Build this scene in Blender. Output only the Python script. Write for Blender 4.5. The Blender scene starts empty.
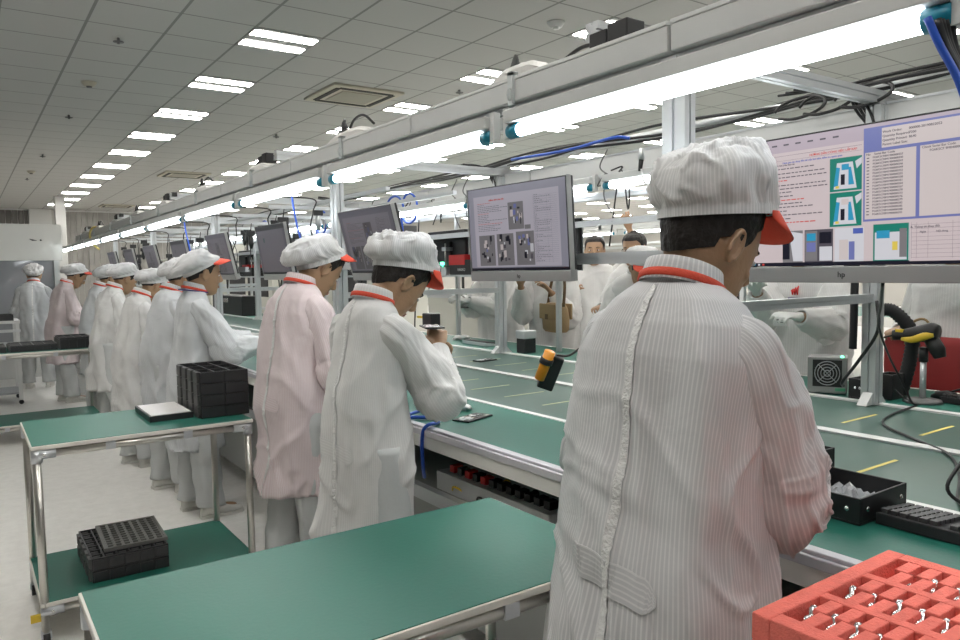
import bpy, bmesh, math, random
import numpy as np
from mathutils import Vector, Matrix, noise
PI = math.pi
D = bpy.data
COL = bpy.context.scene.collection
random.seed(7)

# ------------------------------------------------------------------ materials
MATS = {}
def mat(name, col, rough=.5, metal=0., emit=None, estr=0., bump=0., bscale=40., var=0., vscale=4., spec=.5, alpha=1., trans=0.):
    if name in MATS: return MATS[name]
    m = D.materials.new(name); m.use_nodes = True; nt = m.node_tree
    b = nt.nodes['Principled BSDF']; L = nt.links
    b.inputs['Base Color'].default_value = (*col, 1)
    b.inputs['Roughness'].default_value = rough; b.inputs['Metallic'].default_value = metal
    b.inputs['Specular IOR Level'].default_value = spec
    if alpha < 1: b.inputs['Alpha'].default_value = alpha
    if trans: b.inputs['Transmission Weight'].default_value = trans
    if emit: b.inputs['Emission Color'].default_value = (*emit, 1); b.inputs['Emission Strength'].default_value = estr
    if bump or var:
        tc = nt.nodes.new('ShaderNodeTexCoord')
    if var:
        n = nt.nodes.new('ShaderNodeTexNoise'); n.inputs['Scale'].default_value = vscale; n.inputs['Detail'].default_value = 4
        L.new(tc.outputs['Object'], n.inputs['Vector'])
        r = nt.nodes.new('ShaderNodeValToRGB')
        r.color_ramp.elements[0].position = .3; r.color_ramp.elements[1].position = .7
        r.color_ramp.elements[0].color = (*[c*(1-var) for c in col], 1)
        r.color_ramp.elements[1].color = (*[min(1, c*(1+var)) for c in col], 1)
        L.new(n.outputs['Fac'], r.inputs['Fac']); L.new(r.outputs['Color'], b.inputs['Base Color'])
    if bump:
        n = nt.nodes.new('ShaderNodeTexNoise'); n.inputs['Scale'].default_value = bscale; n.inputs['Detail'].default_value = 3
        L.new(tc.outputs['Object'], n.inputs['Vector'])
        u = nt.nodes.new('ShaderNodeBump'); u.inputs['Strength'].default_value = bump; u.inputs['Distance'].default_value = .01
        L.new(n.outputs['Fac'], u.inputs['Height']); L.new(u.outputs['Normal'], b.inputs['Normal'])
    MATS[name] = m
    return m

def fabric(name, col, line, period, width=.35):
    """anti-static cloth: pinstripes run along the cloth (uv u is metres round the garment)"""
    m = D.materials.new(name); m.use_nodes = True; nt = m.node_tree; L = nt.links; b = nt.nodes['Principled BSDF']
    b.inputs['Roughness'].default_value = .75
    b.inputs['Sheen Weight'].default_value = .15
    uv = nt.nodes.new('ShaderNodeUVMap'); uv.uv_map = 'UVMap'
    sp = nt.nodes.new('ShaderNodeSeparateXYZ'); L.new(uv.outputs['UV'], sp.inputs[0])
    mu = nt.nodes.new('ShaderNodeMath'); mu.operation = 'MULTIPLY'; mu.inputs[1].default_value = 1/period
    L.new(sp.outputs['X'], mu.inputs[0])
    fr = nt.nodes.new('ShaderNodeMath'); fr.operation = 'PINGPONG'; fr.inputs[1].default_value = .5
    L.new(mu.outputs[0], fr.inputs[0])
    rp = nt.nodes.new('ShaderNodeValToRGB')
    rp.color_ramp.elements[0].position = width*.5-.06; rp.color_ramp.elements[1].position = width*.5+.06
    rp.color_ramp.elements[0].color = (*line, 1); rp.color_ramp.elements[1].color = (*col, 1)
    L.new(fr.outputs[0], rp.inputs['Fac'])
    tc = nt.nodes.new('ShaderNodeTexCoord')
    n = nt.nodes.new('ShaderNodeTexNoise'); n.inputs['Scale'].default_value = 5.; n.inputs['Detail'].default_value = 5
    L.new(tc.outputs['Object'], n.inputs['Vector'])
    mx = nt.nodes.new('ShaderNodeMix'); mx.data_type = 'RGBA'; mx.blend_type = 'MULTIPLY'; mx.inputs[0].default_value = .25
    r2 = nt.nodes.new('ShaderNodeValToRGB'); r2.color_ramp.elements[0].position = .35; r2.color_ramp.elements[0].color = (.72, .71, .72, 1)
    r2.color_ramp.elements[1].position = .65
    L.new(n.outputs['Fac'], r2.inputs['Fac']); L.new(rp.outputs['Color'], mx.inputs[6]); L.new(r2.outputs['Color'], mx.inputs[7])
    L.new(mx.outputs[2], b.inputs['Base Color'])
    bu = nt.nodes.new('ShaderNodeBump'); bu.inputs['Strength'].default_value = .28; bu.inputs['Distance'].default_value = .012
    n2 = nt.nodes.new('ShaderNodeTexNoise'); n2.inputs['Scale'].default_value = 14.; n2.inputs['Detail'].default_value = 4; n2.inputs['Distortion'].default_value = .6
    L.new(tc.outputs['Object'], n2.inputs['Vector']); L.new(n2.outputs['Fac'], bu.inputs['Height'])
    L.new(bu.outputs['Normal'], b.inputs['Normal'])
    return m

M = dict(
    alu=mat('aluminium', (.62, .64, .65), .38, .65, bump=.05, bscale=6),
    alu_dk=mat('aluminium_dark', (.40, .42, .43), .45, .6),  # darker grey aluminium, one even tone for its parts
    steel=mat('steel_pipe', (.62, .60, .56), .28, .85),
    joint=mat('pipe_joint', (.60, .62, .65), .35, .6),
    white=mat('white_plastic', (.66, .67, .66), .45),
    duct=mat('duct_white', (.58, .59, .58), .5, var=.04, vscale=2),
    foamw=mat('white_foam', (.80, .79, .77), .8, bump=.6, bscale=30),
    black=mat('black_plastic', (.014, .014, .015), .42),
    blackm=mat('black_matte', (.022, .022, .024), .6),
    esd=mat('esd_black', (.03, .03, .032), .35),
    greyp=mat('grey_plastic', (.13, .13, .13), .5),
    green=mat('green_mat', (.017, .145, .108), .42, bump=.04, bscale=90, var=.06, vscale=2.5, spec=.45),
    belt=mat('conveyor_belt', (.065, .125, .105), .38, var=.08, vscale=3, spec=.5),
    wline=mat('white_line', (.72, .73, .72), .45),
    yline=mat('yellow_tape', (.72, .60, .16), .5),
    pline=mat('pale_tape', (.50, .52, .30), .5),
    profile=mat('edge_profile', (.60, .59, .63), .35, .3),
    apron=mat('apron_white', (.76, .75, .71), .45),
    ply=mat('table_edge', (.74, .72, .66), .45),
    dgrey=mat('under_shelf', (.36, .37, .36), .6),
    teal=mat('teal_cap', (.01, .22, .33), .35),
    foam=mat('red_foam', (.88, .20, .155), .85, bump=.35, bscale=260, var=.05, vscale=60),
    chrome=mat('bright_metal', (.80, .80, .80), .16, 1.),
    orange=mat('orange_red_cloth', (.74, .085, .045), .7, bump=.2, bscale=200),
    orangep=mat('orange_plastic', (.85, .33, .02), .4),
    yellow=mat('yellow_plastic', (.72, .50, .04), .4),
    blue=mat('blue_hose', (.02, .09, .50), .4),
    red=mat('red_plastic', (.55, .02, .02), .4),
    skin=mat('skin', (.40, .245, .145), .48, bump=.15, bscale=120, var=.05, vscale=12),
    glove=mat('white_glove', (.74, .74, .72), .8, bump=.3, bscale=90),
    hair=mat('black_hair', (.011, .0075, .006), .5, bump=.6, bscale=60),
    eye=mat('eye_white', (.7, .68, .65), .3), iris=mat('dark_iris', (.02, .012, .01), .2),
    lip=mat('lips', (.40, .16, .13), .5),
    trous=mat('grey_trousers', (.58, .60, .60), .8, bump=.5, bscale=14),
    shoe=mat('white_shoe', (.75, .74, .70), .5), sole=mat('shoe_sole', (.55, .50, .42), .6),
    pink=mat('red_apron', (.28, .02, .02), .7), tan=mat('tan_canvas', (.36, .25, .13), .8, bump=.4, bscale=60),
    paper=mat('white_sheet', (.82, .80, .80), .6),
    beige=mat('beige_panel', (.42, .40, .33), .5),
    ledg=mat('green_led', (.1, .9, .5), .4, emit=(.1, 1., .5), estr=3.),
    ledr=mat('red_beacon', (.8, .1, .05), .4, emit=(1., .1, .03), estr=.8),
    leda=mat('amber_beacon', (.9, .5, .05), .4, emit=(1., .5, .03), estr=.8),
    tube=mat('lit_tube', (1, 1, 1), .4, emit=(.93, .97, 1.), estr=5.5),
    strip=mat('lit_ceiling_strip', (1, 1, 1), .4, emit=(1., .97, .92), estr=15.),
    cream=mat('cream_grille', (.50, .47, .38), .55), slot=mat('vent_slot', (.03, .03, .025), .7),
    navy=mat('navy_cord', (.03, .03, .2), .6), clear=mat('clear_bag', (.75, .77, .80), .12, alpha=.45),
    clip=mat('clear_clip', (.62, .66, .66), .25),
    curtain=mat('grey_blind', (.33, .32, .30), .7, var=.12, vscale=3), column=mat('column_paint', (.62, .62, .60), .6),
    ytape=mat('yellow_cable', (.72, .60, .20), .5),
)
M['seamc'] = mat('seam_tape', (.80, .80, .79), .8, bump=.6, bscale=160)
M['coat'] = fabric('grey_white_cloth', (.70, .70, .69), (.76, .76, .75), .010)
M['coat_hero'] = fabric('pinstripe_cloth', (.60, .60, .61), (.75, .745, .745), .0094, .34)
M['coat_pink'] = fabric('pinkish_cloth', (.72, .61, .62), (.78, .70, .71), .010)
M['coat_blue'] = fabric('cool_grey_cloth', (.61, .63, .65), (.69, .71, .72), .010)
M['cap'] = fabric('cap_cloth', (.62, .62, .62), (.74, .735, .735), .0080, .34)

# ------------------------------------------------------------------ helpers
def tag(o, label=None, cat=None, group=None, kind=None):
    if label: o['label'] = label
    if cat: o['category'] = cat
    if group: o['group'] = group
    if kind: o['kind'] = kind
    return o
def thing(name, label, cat, loc=(0, 0, 0), rotz=0., group=None):
    o = D.objects.new(name, None); COL.objects.link(o); o.empty_display_size = .05
    o.location = loc; o.rotation_euler = (0, 0, rotz)
    return tag(o, label, cat, group)
class MB:
    """collects shapes into one mesh, several material slots"""
    def __init__(s): s.v = []; s.f = []; s.m = []; s.sm = []; s.mats = []; s.uv = {}
    def mi(s, m):
        if m not in s.mats: s.mats.append(m)
        return s.mats.index(m)
    def add(s, v, f, m, smooth=False, uv=None):
        n = len(s.v); k = s.mi(m)
        s.v += [tuple(p) for p in v]
        for i, q in enumerate(f):
            if uv is not None: s.uv[len(s.f)] = uv[i]
            s.f.append([n+j for j in q]); s.m.append(k); s.sm.append(smooth)
        return s
    def box(s, a, b, m, M4=None):
        x0, y0, z0 = a; x1, y1, z1 = b
        v = [Vector(p) for p in ((x0,y0,z0),(x1,y0,z0),(x1,y1,z0),(x0,y1,z0),(x0,y0,z1),(x1,y0,z1),(x1,y1,z1),(x0,y1,z1))]
        if M4 is not None: v = [M4 @ p for p in v]
        return s.add(v, [(3,2,1,0),(4,5,6,7),(0,1,5,4),(1,2,6,5),(2,3,7,6),(3,0,4,7)], m)
    def tube(s, pts, r, m, n=8, cap=True):
        pts = [Vector(p) for p in pts]
        rs = r if isinstance(r, (list, tuple)) else [r]*len(pts)
        fr = frames(pts); v = []; f = []
        for (T, N, B), p, rr in zip(fr, pts, rs):
            for k in range(n):
                a = 2*PI*k/n; v.append(p + (N*math.cos(a)+B*math.sin(a))*rr)
        for i in range(len(pts)-1):
            for k in range(n):
                f.append((i*n+k, i*n+(k+1) % n, (i+1)*n+(k+1) % n, (i+1)*n+k))
        if cap:
            f.append(tuple(range(n))[::-1]); f.append(tuple((len(pts)-1)*n+k for k in range(n)))
        return s.add(v, f, m, True)
    def ell(s, c, r, m, n=14, k=8, M4=None):
        v = []; f = []
        for i in range(k+1):
            t = PI*i/k
            for j in range(n):
                a = 2*PI*j/n; p = Vector((c[0]+r[0]*math.sin(t)*math.cos(a), c[1]+r[1]*math.sin(t)*math.sin(a), c[2]+r[2]*math.cos(t)))
                v.append(M4 @ p if M4 is not None else p)
        for i in range(k):
            for j in range(n): f.append((i*n+j, (i+1)*n+j, (i+1)*n+(j+1) % n, i*n+(j+1) % n))
        return s.add(v, f, m, True)
    def quad(s, p, m): return s.add(p, [tuple(range(len(p)))], m)
    def build(s, name, parent=None, bevel=0.):
        me = D.meshes.new(name); me.from_pydata(s.v, [], s.f)
        for m in s.mats: me.materials.append(m)
        me.polygons.foreach_set('material_index', s.m); me.polygons.foreach_set('use_smooth', s.sm)
        if s.uv:
            l = me.uv_layers.new(name='UVMap')
            for p in me.polygons:
                if p.index in s.uv:
                    for li, u in zip(p.loop_indices, s.uv[p.index]): l.data[li].uv = u
        me.update()
        o = D.objects.new(name, me); COL.objects.link(o)
        if parent: o.parent = parent
        if bevel:
            b = o.modifiers.new('bevel', 'BEVEL'); b.width = bevel; b.segments = 2; b.limit_method = 'ANGLE'
        return o
def frames(pts):
    out = []; N = None
    for i, p in enumerate(pts):
        a = pts[max(0, i-1)]; b = pts[min(len(pts)-1, i+1)]
        T = (b-a); T = T.normalized() if T.length > 1e-9 else Vector((0, 0, 1))
        if N is None:
            u = Vector((0, 0, 1)) if abs(T.z) < .9 else Vector((0, 1, 0))
            N = (u - T*u.dot(T)).normalized()
        else:
            N = (N - T*N.dot(T)).normalized()
        out.append((T, N, T.cross(N)))
    return out
def spline(pts, n):
    """Catmull-Rom through control tuples"""
    P = [np.array(p, float) for p in pts]; P = [2*P[0]-P[1]] + P + [2*P[-1]-P[-2]]
    out = []; seg = len(P)-3
    for i in range(n):
        t = i/(n-1)*seg; k = min(int(t), seg-1); t -= k
        a, b, c, d = P[k:k+4]
        out.append(.5*((2*b)+(c-a)*t+(2*a-5*b+4*c-d)*t*t+(3*b-a-3*c+d)*t**3))
    return out
def grid_loft(R, m, mb, caps=(True, True), uscale=None):
    """R: rings x points closed around; uv = metres"""
    n = len(R); k = len(R[0]); v = [p for r in R for p in r]; f = []; uv = []
    mid = R[n//2]; per = sum((Vector(mid[(j+1) % k])-Vector(mid[j])).length for j in range(k))
    if uscale: per = uscale
    for i in range(n-1):
        for j in range(k):
            f.append((i*k+j, i*k+(j+1) % k, (i+1)*k+(j+1) % k, (i+1)*k+j))
            u0 = per*j/k; u1 = per*(j+1)/k
            uv.append(((u0, i*.01), (u1, i*.01), (u1, (i+1)*.01), (u0, (i+1)*.01)))
    for e, fl in ((0, caps[0]), (n-1, caps[1])):
        if fl:
            c = sum((Vector(p) for p in R[e]), Vector())/k
            v.append(c); ci = len(v)-1
            for j in range(k):
                q = (e*k+(j+1) % k, e*k+j, ci) if e == 0 else (e*k+j, e*k+(j+1) % k, ci)
                f.append(q); uv.append(((0, 0),)*3)
    mb.add(v, f, m, True, uv)
def wire(name, pts, r, m, parent=None, n=24, label=None, cat=None, group=None):
    mb = MB(); mb.tube([Vector(p) for p in spline(pts, n)], r, m, 8)
    o = mb.build(name, parent)
    if label: tag(o, label, cat or 'cable', group)
    return o
def copy_tree(o, parent=None):
    c = o.copy(); COL.objects.link(c)
    if parent: c.parent = parent
    for ch in o.children: copy_tree(ch, c)
    return c
def txt(s, size, m, parent, M4, name='lettering', ext=.0004, align='LEFT'):
    cu = D.curves.new(name, 'FONT'); cu.body = s; cu.size = size; cu.extrude = ext; cu.align_x = align; cu.resolution_u = 3
    o = D.objects.new(name, cu); COL.objects.link(o)
    bpy.context.view_layer.update()
    me = D.meshes.new_from_object(o.evaluated_get(bpy.context.evaluated_depsgraph_get()))
    D.objects.remove(o); me.name = name; me.materials.clear(); me.materials.append(m)
    q = D.objects.new(name, me); COL.objects.link(q); q.parent = parent; q.matrix_local = M4
    return q

# ------------------------------------------------------------------ camera
F, PITCH, YAW, ROLL, HC = 740., -.0673, .6102, -.0159, 1.45
cam = D.cameras.new('camera'); co = D.objects.new('camera', cam); COL.objects.link(co)
cam.sensor_width = 36; cam.lens = 36*F/960; cam.clip_start = .02; cam.clip_end = 200
cy, sy, cp, sp = math.cos(YAW), math.sin(YAW), math.cos(PITCH), math.sin(PITCH)
fw = Vector((sy*cp, cy*cp, sp)); rt = Vector((cy, -sy, 0)); up = rt.cross(fw)
r2 = rt*math.cos(ROLL)+up*math.sin(ROLL); u2 = -rt*math.sin(ROLL)+up*math.cos(ROLL)
mw = Matrix((( r2.x, u2.x, -fw.x, 0), (r2.y, u2.y, -fw.y, 0), (r2.z, u2.z, -fw.z, HC), (0, 0, 0, 1)))
co.matrix_world = mw
bpy.context.scene.camera = co

# ------------------------------------------------------------------ room shell
CZ = 3.53; XR = 26.; YF = 26.7; XL = -7.; YB = -6.
fm = D.materials.new('vinyl_floor'); fm.use_nodes = True
nt = fm.node_tree; b = nt.nodes['Principled BSDF']; b.inputs['Roughness'].default_value = .3
tc = nt.nodes.new('ShaderNodeTexCoord'); n1 = nt.nodes.new('ShaderNodeTexNoise'); n1.inputs['Scale'].default_value = 14; n1.inputs['Detail'].default_value = 8
n1.inputs['Roughness'].default_value = .7
rp = nt.nodes.new('ShaderNodeValToRGB'); rp.color_ramp.elements[0].position = .35; rp.color_ramp.elements[0].color = (.78, .765, .73, 1)
rp.color_ramp.elements[1].position = .6; rp.color_ramp.elements[1].color = (.86, .845, .81, 1)
nt.links.new(tc.outputs['Object'], n1.inputs['Vector']); nt.links.new(n1.outputs['Fac'], rp.inputs['Fac']); nt.links.new(rp.outputs['Color'], b.inputs['Base Color'])
tag(MB().box((XL, YB, -.1), (XR, YF, 0), fm).build('floor'), kind='structure')
# ceiling tiles with grid lines (0.6 m), thin dark joints
cmt = D.materials.new('ceiling_tiles'); cmt.use_nodes = True
nt = cmt.node_tree; b = nt.nodes['Principled BSDF']; b.inputs['Roughness'].default_value = .8
tc = nt.nodes.new('ShaderNodeTexCoord'); sp_ = nt.nodes.new('ShaderNodeSeparateXYZ'); nt.links.new(tc.outputs['Object'], sp_.inputs[0])
def gl(axis, off, w):
    a = nt.nodes.new('ShaderNodeMath'); a.operation = 'ADD'; a.inputs[1].default_value = 60+off
    nt.links.new(sp_.outputs[axis], a.inputs[0])
    q = nt.nodes.new('ShaderNodeMath'); q.operation = 'PINGPONG'; q.inputs[1].default_value = .3
    nt.links.new(a.outputs[0], q.inputs[0])
    l = nt.nodes.new('ShaderNodeMath'); l.operation = 'LESS_THAN'; l.inputs[1].default_value = w
    nt.links.new(q.outputs[0], l.inputs[0]); return l
gx = gl('X', -2.15, .012); gy = gl('Y', -6.3, .009)
mx = nt.nodes.new('ShaderNodeMath'); mx.operation = 'MAXIMUM'; nt.links.new(gx.outputs[0], mx.inputs[0]); nt.links.new(gy.outputs[0], mx.inputs[1])
mc = nt.nodes.new('ShaderNodeMix'); mc.data_type = 'RGBA'; mc.inputs[6].default_value = (.48, .48, .465, 1); mc.inputs[7].default_value = (.24, .24, .23, 1)
nt.links.new(mx.outputs[0], mc.inputs[0]); nt.links.new(mc.outputs[2], b.inputs['Base Color'])
tag(MB().box((XL, YB, CZ), (XR, YF, CZ+.1), cmt).build('ceiling'), kind='structure')
# far wall: grey vertical blinds and painted bays
wb = MB(); wm = mat('far_wall_paint', (.50, .49, .46), .7)
wb.box((XL, YF, 0), (XR, YF+.1, CZ), wm)
tag(wb.build('wall_back'), kind='structure')
tag(MB().box((XR, YB, 0), (XR+.1, YF, CZ), wm).build('wall_right'), kind='structure')
tag(MB().box((XL-.1, YB, 0), (XL, YF, CZ), wm).build('wall_left'), kind='structure')
def blind(x0, x1, label, mm):
    mb = MB(); w = .16; x = x0
    i = 0
    while x < x1-.01:
        a = .05 if i % 2 else -.02
        mb.box((x+.008, YF-.08+a*.3, .4), (min(x+w, x1)-.008, YF-.06+a*.3, CZ-.03), mm); x += w; i += 1
    mb.box((x0, YF-.1, CZ-.04), (x1, YF-.04, CZ), M['white'])
    tag(mb.build('window_blind'), label, 'blind')
blind(-1.2, 1.78, 'dark grey vertical blind on the far wall above the white booth panel', mat('dark_blind', (.17, .16, .15), .7))
blind(2.75, 12.2, 'long pale grey vertical blind on the far wall behind the line', M['curtain'])
tag(MB().box((1.80, YF-.25, 0), (2.40, YF-.02, CZ), M['column']).build('wall_pilaster'), 'pale painted pilaster between the two blinds on the far wall', 'pilaster')
cb = MB(); cb.box((2.08, 22.0, 0), (2.32, 22.25, CZ), M['column']); tag(cb.build('column', bevel=.02), 'square white column rising behind the white booth panel', 'column')

# ceiling lights
def cproj(p):
    q = Vector(p)-Vector((0, 0, HC)); d = q.dot(fw)
    if d < .1: return None
    return 480+F*q.dot(r2)/d, 320-F*q.dot(u2)/d, d
M['lampframe'] = mat('lamp_frame', (.34, .34, .33), .6)
lamp0 = thing('ceiling_light', 'recessed twin strip light in the tiled ceiling', 'ceiling light')
fb = MB()
for a, b_ in (((-.3, -.3, -.006), (.3, -.272, 0)), ((-.3, .272, -.006), (.3, .3, 0)), ((-.3, -.272, -.006), (-.272, .272, 0)), ((.272, -.272, -.006), (.3, .272, 0)), ((-.27, -.27, -.002), (.27, .27, 0))):
    fb.box(a, b_, M['lampframe'])
fb.build('frame', lamp0)
for s in (-1, 1):
    sb = MB(); sb.box((-.285, s*.155-.072, -.008), (.285, s*.155+.072, -.003), M['strip']); sb.build('light_strip', lamp0)
first = True; cnt = 0
for ix in range(-1, 10):
    x = 2.45+2.4*ix
    y0 = 6.6 if ix % 2 == 0 else 6.6-1.8
    for k in range(-5, 12):
        y = 6.6+1.8*k
        if y > YF-.5 or x > XR-1 or y < -2.2: continue
        q = cproj((x, y, CZ))
        vis = q and -40 < q[0] < 1000 and -40 < q[1] < 420
        if not vis and not (x < 6 and y < 8): continue
        o = lamp0 if first else copy_tree(lamp0); first = False; cnt += 1
        o.location = (x, y, CZ)
        rowname = {-1: 'outermost left row', 0: 'row left of the assembly line', 1: 'row just over the assembly line'}.get(ix, 'rows far right beyond the line')
        o['label'] = 'recessed twin strip ceiling light in the ' + rowname
        o['group'] = 'ceiling strip lights, ' + rowname
for i, (x, y) in enumerate(((3.9, 8.1), (3.9, 24.3), (3.9, 16.2))):
    t = thing('air_conditioner_cassette', ('square cream ceiling cassette air conditioner nearest the camera', 'cream ceiling cassette at the far end beside the far wall', 'cream ceiling cassette midway along the room')[i], 'air conditioner', (x, y, CZ))
    mb = MB(); mb.box((-.44, -.44, -.03), (.44, .44, 0), M['cream']); mb.build('panel', t, bevel=.01)
    mb = MB()
    for s in (-1, 1):
        mb.box((-.33, s*.34-.03, -.036), (.33, s*.34+.03, -.029), M['slot']); mb.box((s*.34-.03, -.33, -.036), (s*.34+.03, .33, -.029), M['slot'])
    mb.build('air_slot', t)
    mb = MB(); mb.box((-.25, -.25, -.038), (.25, .25, -.028), mat('grille', (.36, .34, .28), .7)); mb.build('grille', t)
for i, (x, y) in enumerate(((1.24, 7.24), (1.25, 10.97), (1.25, 14.7), (1.25, 18.3), (4.83, 7.25), (4.0, 11.))):
    t = thing('sprinkler', 'small dark sprinkler head hanging under the ceiling tiles', 'sprinkler', (x, y, CZ), group='ceiling sprinklers')
    MB().tube([(0, 0, 0), (0, 0, -.05)], .012, M['greyp'], 8).build('stem', t)
    MB().tube([(0, 0, -.03), (0, 0, -.036)], .045, M['greyp'], 12).build('deflector', t)
for i, (x, y) in enumerate(((1.236, 9.02), (1.24, 17.06), (4.228, 4.857))):
    t = thing('smoke_detector', ('round cream smoke detector between the two nearest left sprinklers', 'round cream smoke detector far down the left ceiling', 'white cone shaped detector on the ceiling above the line')[i], 'smoke detector', (x, y, CZ))
    MB().tube([(0, 0, 0), (0, 0, -.012), (0, 0, -.045)], [.075, .072, .05], M['cream'] if i < 2 else M['duct'], 20).build('base', t)
    MB().tube([(0, 0, -.04), (0, 0, -.06)], [.032, .025], M['greyp'] if i < 2 else M['white'], 14).build('sensor', t)

# ------------------------------------------------------------------ assembly line
TZ = .87; X0 = 1.385; XW1 = 1.85; XW2 = 2.47; XW3 = 3.10; XE = 3.62; YS = -1.2; YE = 13.5
line = thing('assembly_conveyor_line', 'long green topped assembly line with conveyor belt and white edge lines', 'conveyor')
g = MB(); g.box((X0+.03, YS, TZ-.03), (XW1-.01, YE, TZ), M['green']); g.build('near_worktop', line)
g = MB(); g.box((XW3+.02, YS, TZ-.03), (XE-.03, YE, TZ), M['green']); g.build('far_worktop', line)
g = MB(); g.box((XW1+.02, YS, TZ-.035), (XW2-.025, YE, TZ-.004), M['belt']); g.build('near_belt', line)
g = MB(); g.box((XW2+.025, YS, TZ-.035), (XW3-.02, YE, TZ-.004), M['belt']); g.build('far_belt', line)
for n_, a, b_ in (('near_strip', XW1-.01, XW1+.02), ('center_strip', XW2-.025, XW2+.025), ('far_strip', XW3-.02, XW3+.02)):
    MB().box((a, YS, TZ-.04), (b_, YE, TZ+.003), M['wline']).build(n_, line)
g = MB(); g.box((X0, YS, TZ-.022), (X0+.03, YE, TZ+.002), M['profile']); g.box((X0-.012, YS, TZ-.03), (X0, YE, TZ-.006), M['profile']); g.build('edge_profile', line, bevel=.003)
g = MB(); g.box((X0-.006, YS, TZ-.078), (X0+.03, YE, TZ-.03), M['apron']); g.build('apron', line, bevel=.003)
g = MB(); g.box((XE-.03, YS, TZ-.115), (XE, YE, TZ), M['apron']); g.build('far_apron', line)
g = MB(); g.box((X0+.06, YS, .60), (XE-.06, YE, .62), M['dgrey']); g.build('lower_shelf', line)
g = MB(); g.box((X0+.02, YS, .575), (X0+.05, YE, .625), M['alu']); g.build('lower_rail', line)
g = MB(); g.box((X0+.12, YS, .12), (X0+.14, YE, .60), M['dgrey']); g.build('back_panel', line)
y = .3-1.29
while y < YE:
    for xx in (X0+.03, XE-.09):
        MB().box((xx, y-.03, 0), (xx+.06, y+.03, TZ-.03), M['alu']).build('table_leg', line)
    y += 1.29
# yellow / pale tick marks on the belts
k = 0
for lane, xa, xb in ((0, 2.02, 2.255), (1, 2.64, 2.885)):
    y = -.1; i = 0
    while y < 8:
        yy = y + (1.083 if lane == 0 else 1.19)-1.0 + .0
        m_ = M['yline'] if yy < 1.9 else M['pline']
        o = MB().box((xa, yy-.006, TZ-.0045), (xb, yy+.006, TZ-.0035), m_).build('tick_mark', line)
        y += .272; k += 1
# overhead frame
fr = thing('gantry', 'aluminium gantry frame with posts and cross arms over the line', 'frame')
def profile_bar(a, b_, w, h, name, parent=fr, m=None):
    """grooved extrusion between two points"""
    a = Vector(a); b_ = Vector(b_); T = (b_-a); L = T.length; T.normalize()
    upv = Vector((0, 0, 1)) if abs(T.z) < .9 else Vector((1, 0, 0))
    S = T.cross(upv).normalized(); U = S.cross(T)
    pr = []
    g_ = .12
    for (sx, sz) in ((-1, -1), (-g_, -1), (-g_, -.7), (g_, -.7), (g_, -1), (1, -1), (1, -g_), (.7, -g_), (.7, g_), (1, g_), (1, 1), (g_, 1), (g_, .7), (-g_, .7), (-g_, 1), (-1, 1), (-1, g_), (-.7, g_), (-.7, -g_), (-1, -g_)):
        pr.append(S*(sx*w/2)+U*(sz*h/2))
    n = len(pr); v = [a+p for p in pr]+[b_+p for p in pr]
    f = [(i, (i+1) % n, n+(i+1) % n, n+i) for i in range(n)] + [tuple(range(n))[::-1], tuple(range(n, 2*n))]
    return MB().add(v, f, m or M['alu']).build(name, parent)
POSTS = [1.57+2.58*i for i in range(-1, 5)]
for yp in POSTS:
    profile_bar((1.87, yp, TZ), (1.87, yp, 2.09), .09, .05, 'post')
    profile_bar((3.08, yp, TZ), (3.08, yp, 2.09), .06, .06, 'post')
    profile_bar((1.50, yp, 2.12), (3.45, yp, 2.12), .05, .05, 'cross_arm')
    profile_bar((1.87, yp, 1.31), (3.08, yp, 1.31), .035, .035, 'lower_arm')
    for xx, s in ((3.11, 1), (3.05, -1)):
        gb = MB(); gb.add([(xx, yp-.02, TZ), (xx+s*.05, yp-.02, TZ), (xx, yp-.02, TZ+.05), (xx, yp+.02, TZ), (xx+s*.05, yp+.02, TZ), (xx, yp+.02, TZ+.05)], [(0, 1, 2), (3, 5, 4), (0, 3, 4, 1), (1, 4, 5, 2), (2, 5, 3, 0)], M['duct']); gb.build('gusset', fr)
FY0, FY1 = -.9, 13.45
profile_bar((1.52, FY0, 1.955), (1.52, FY1, 1.955), .06, .05, 'near_top_rail')
for a_, b_ in ((.3, 1.57), (1.57, 2.6), (3.3, 4.15), (4.15, 5.0), (5.9, 6.73), (6.73, 7.6), (8.5, 9.31), (9.31, 10.1), (11.0, 11.89)): profile_bar((1.87, a_, 1.485), (1.87, b_, 1.485), .03, .04, 'monitor_rail')
profile_bar((3.08, FY0, 1.97), (3.08, FY1, 1.97), .04, .04, 'far_top_rail')
profile_bar((3.08, FY0, 1.868), (3.08, FY1, 1.868), .04, .04, 'far_middle_rail')
profile_bar((3.08, FY0, 1.715), (3.08, FY1, 1.715), .035, .035, 'far_lower_rail')
profile_bar((3.42, FY0, 2.12), (3.42, FY1, 2.12), .05, .05, 'outer_top_rail')
# near cable duct with lid segments
dz0, dz1 = 1.985, 2.062
for i in range(-1, 10):
    a = .6+1.29*i-.62; b_ = a+1.28
    t = thing('cable_duct', 'white cable trunking segment above the near tube lights', 'trunking', (1.52, a, dz0), group='near cable trunking segments')
    g = MB(); g.box((-.05, 0, 0), (.05, 1.28, dz1-dz0-.012), M['duct']); g.build('trough', t, bevel=.003)
    g = MB(); g.box((-.053, 0, dz1-dz0-.012), (.053, 1.28, dz1-dz0), M['white']); g.build('lid', t, bevel=.003)
    g = MB(); g.box((-.06, .62, -.012), (-.05, .645, dz1-dz0+.012), M['clip']); g.box((-.06, .62, dz1-dz0+.002), (.02, .645, dz1-dz0+.014), M['clip']); g.ell((-.062, .632, .02), (.008, .012, .02), M['clip'], 8, 6); g.build('clip', t)
t = thing('cable_duct', 'tall white cable trunking stacked at the near right end of the gantry', 'trunking', (1.60, -.3, 2.075))
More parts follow.
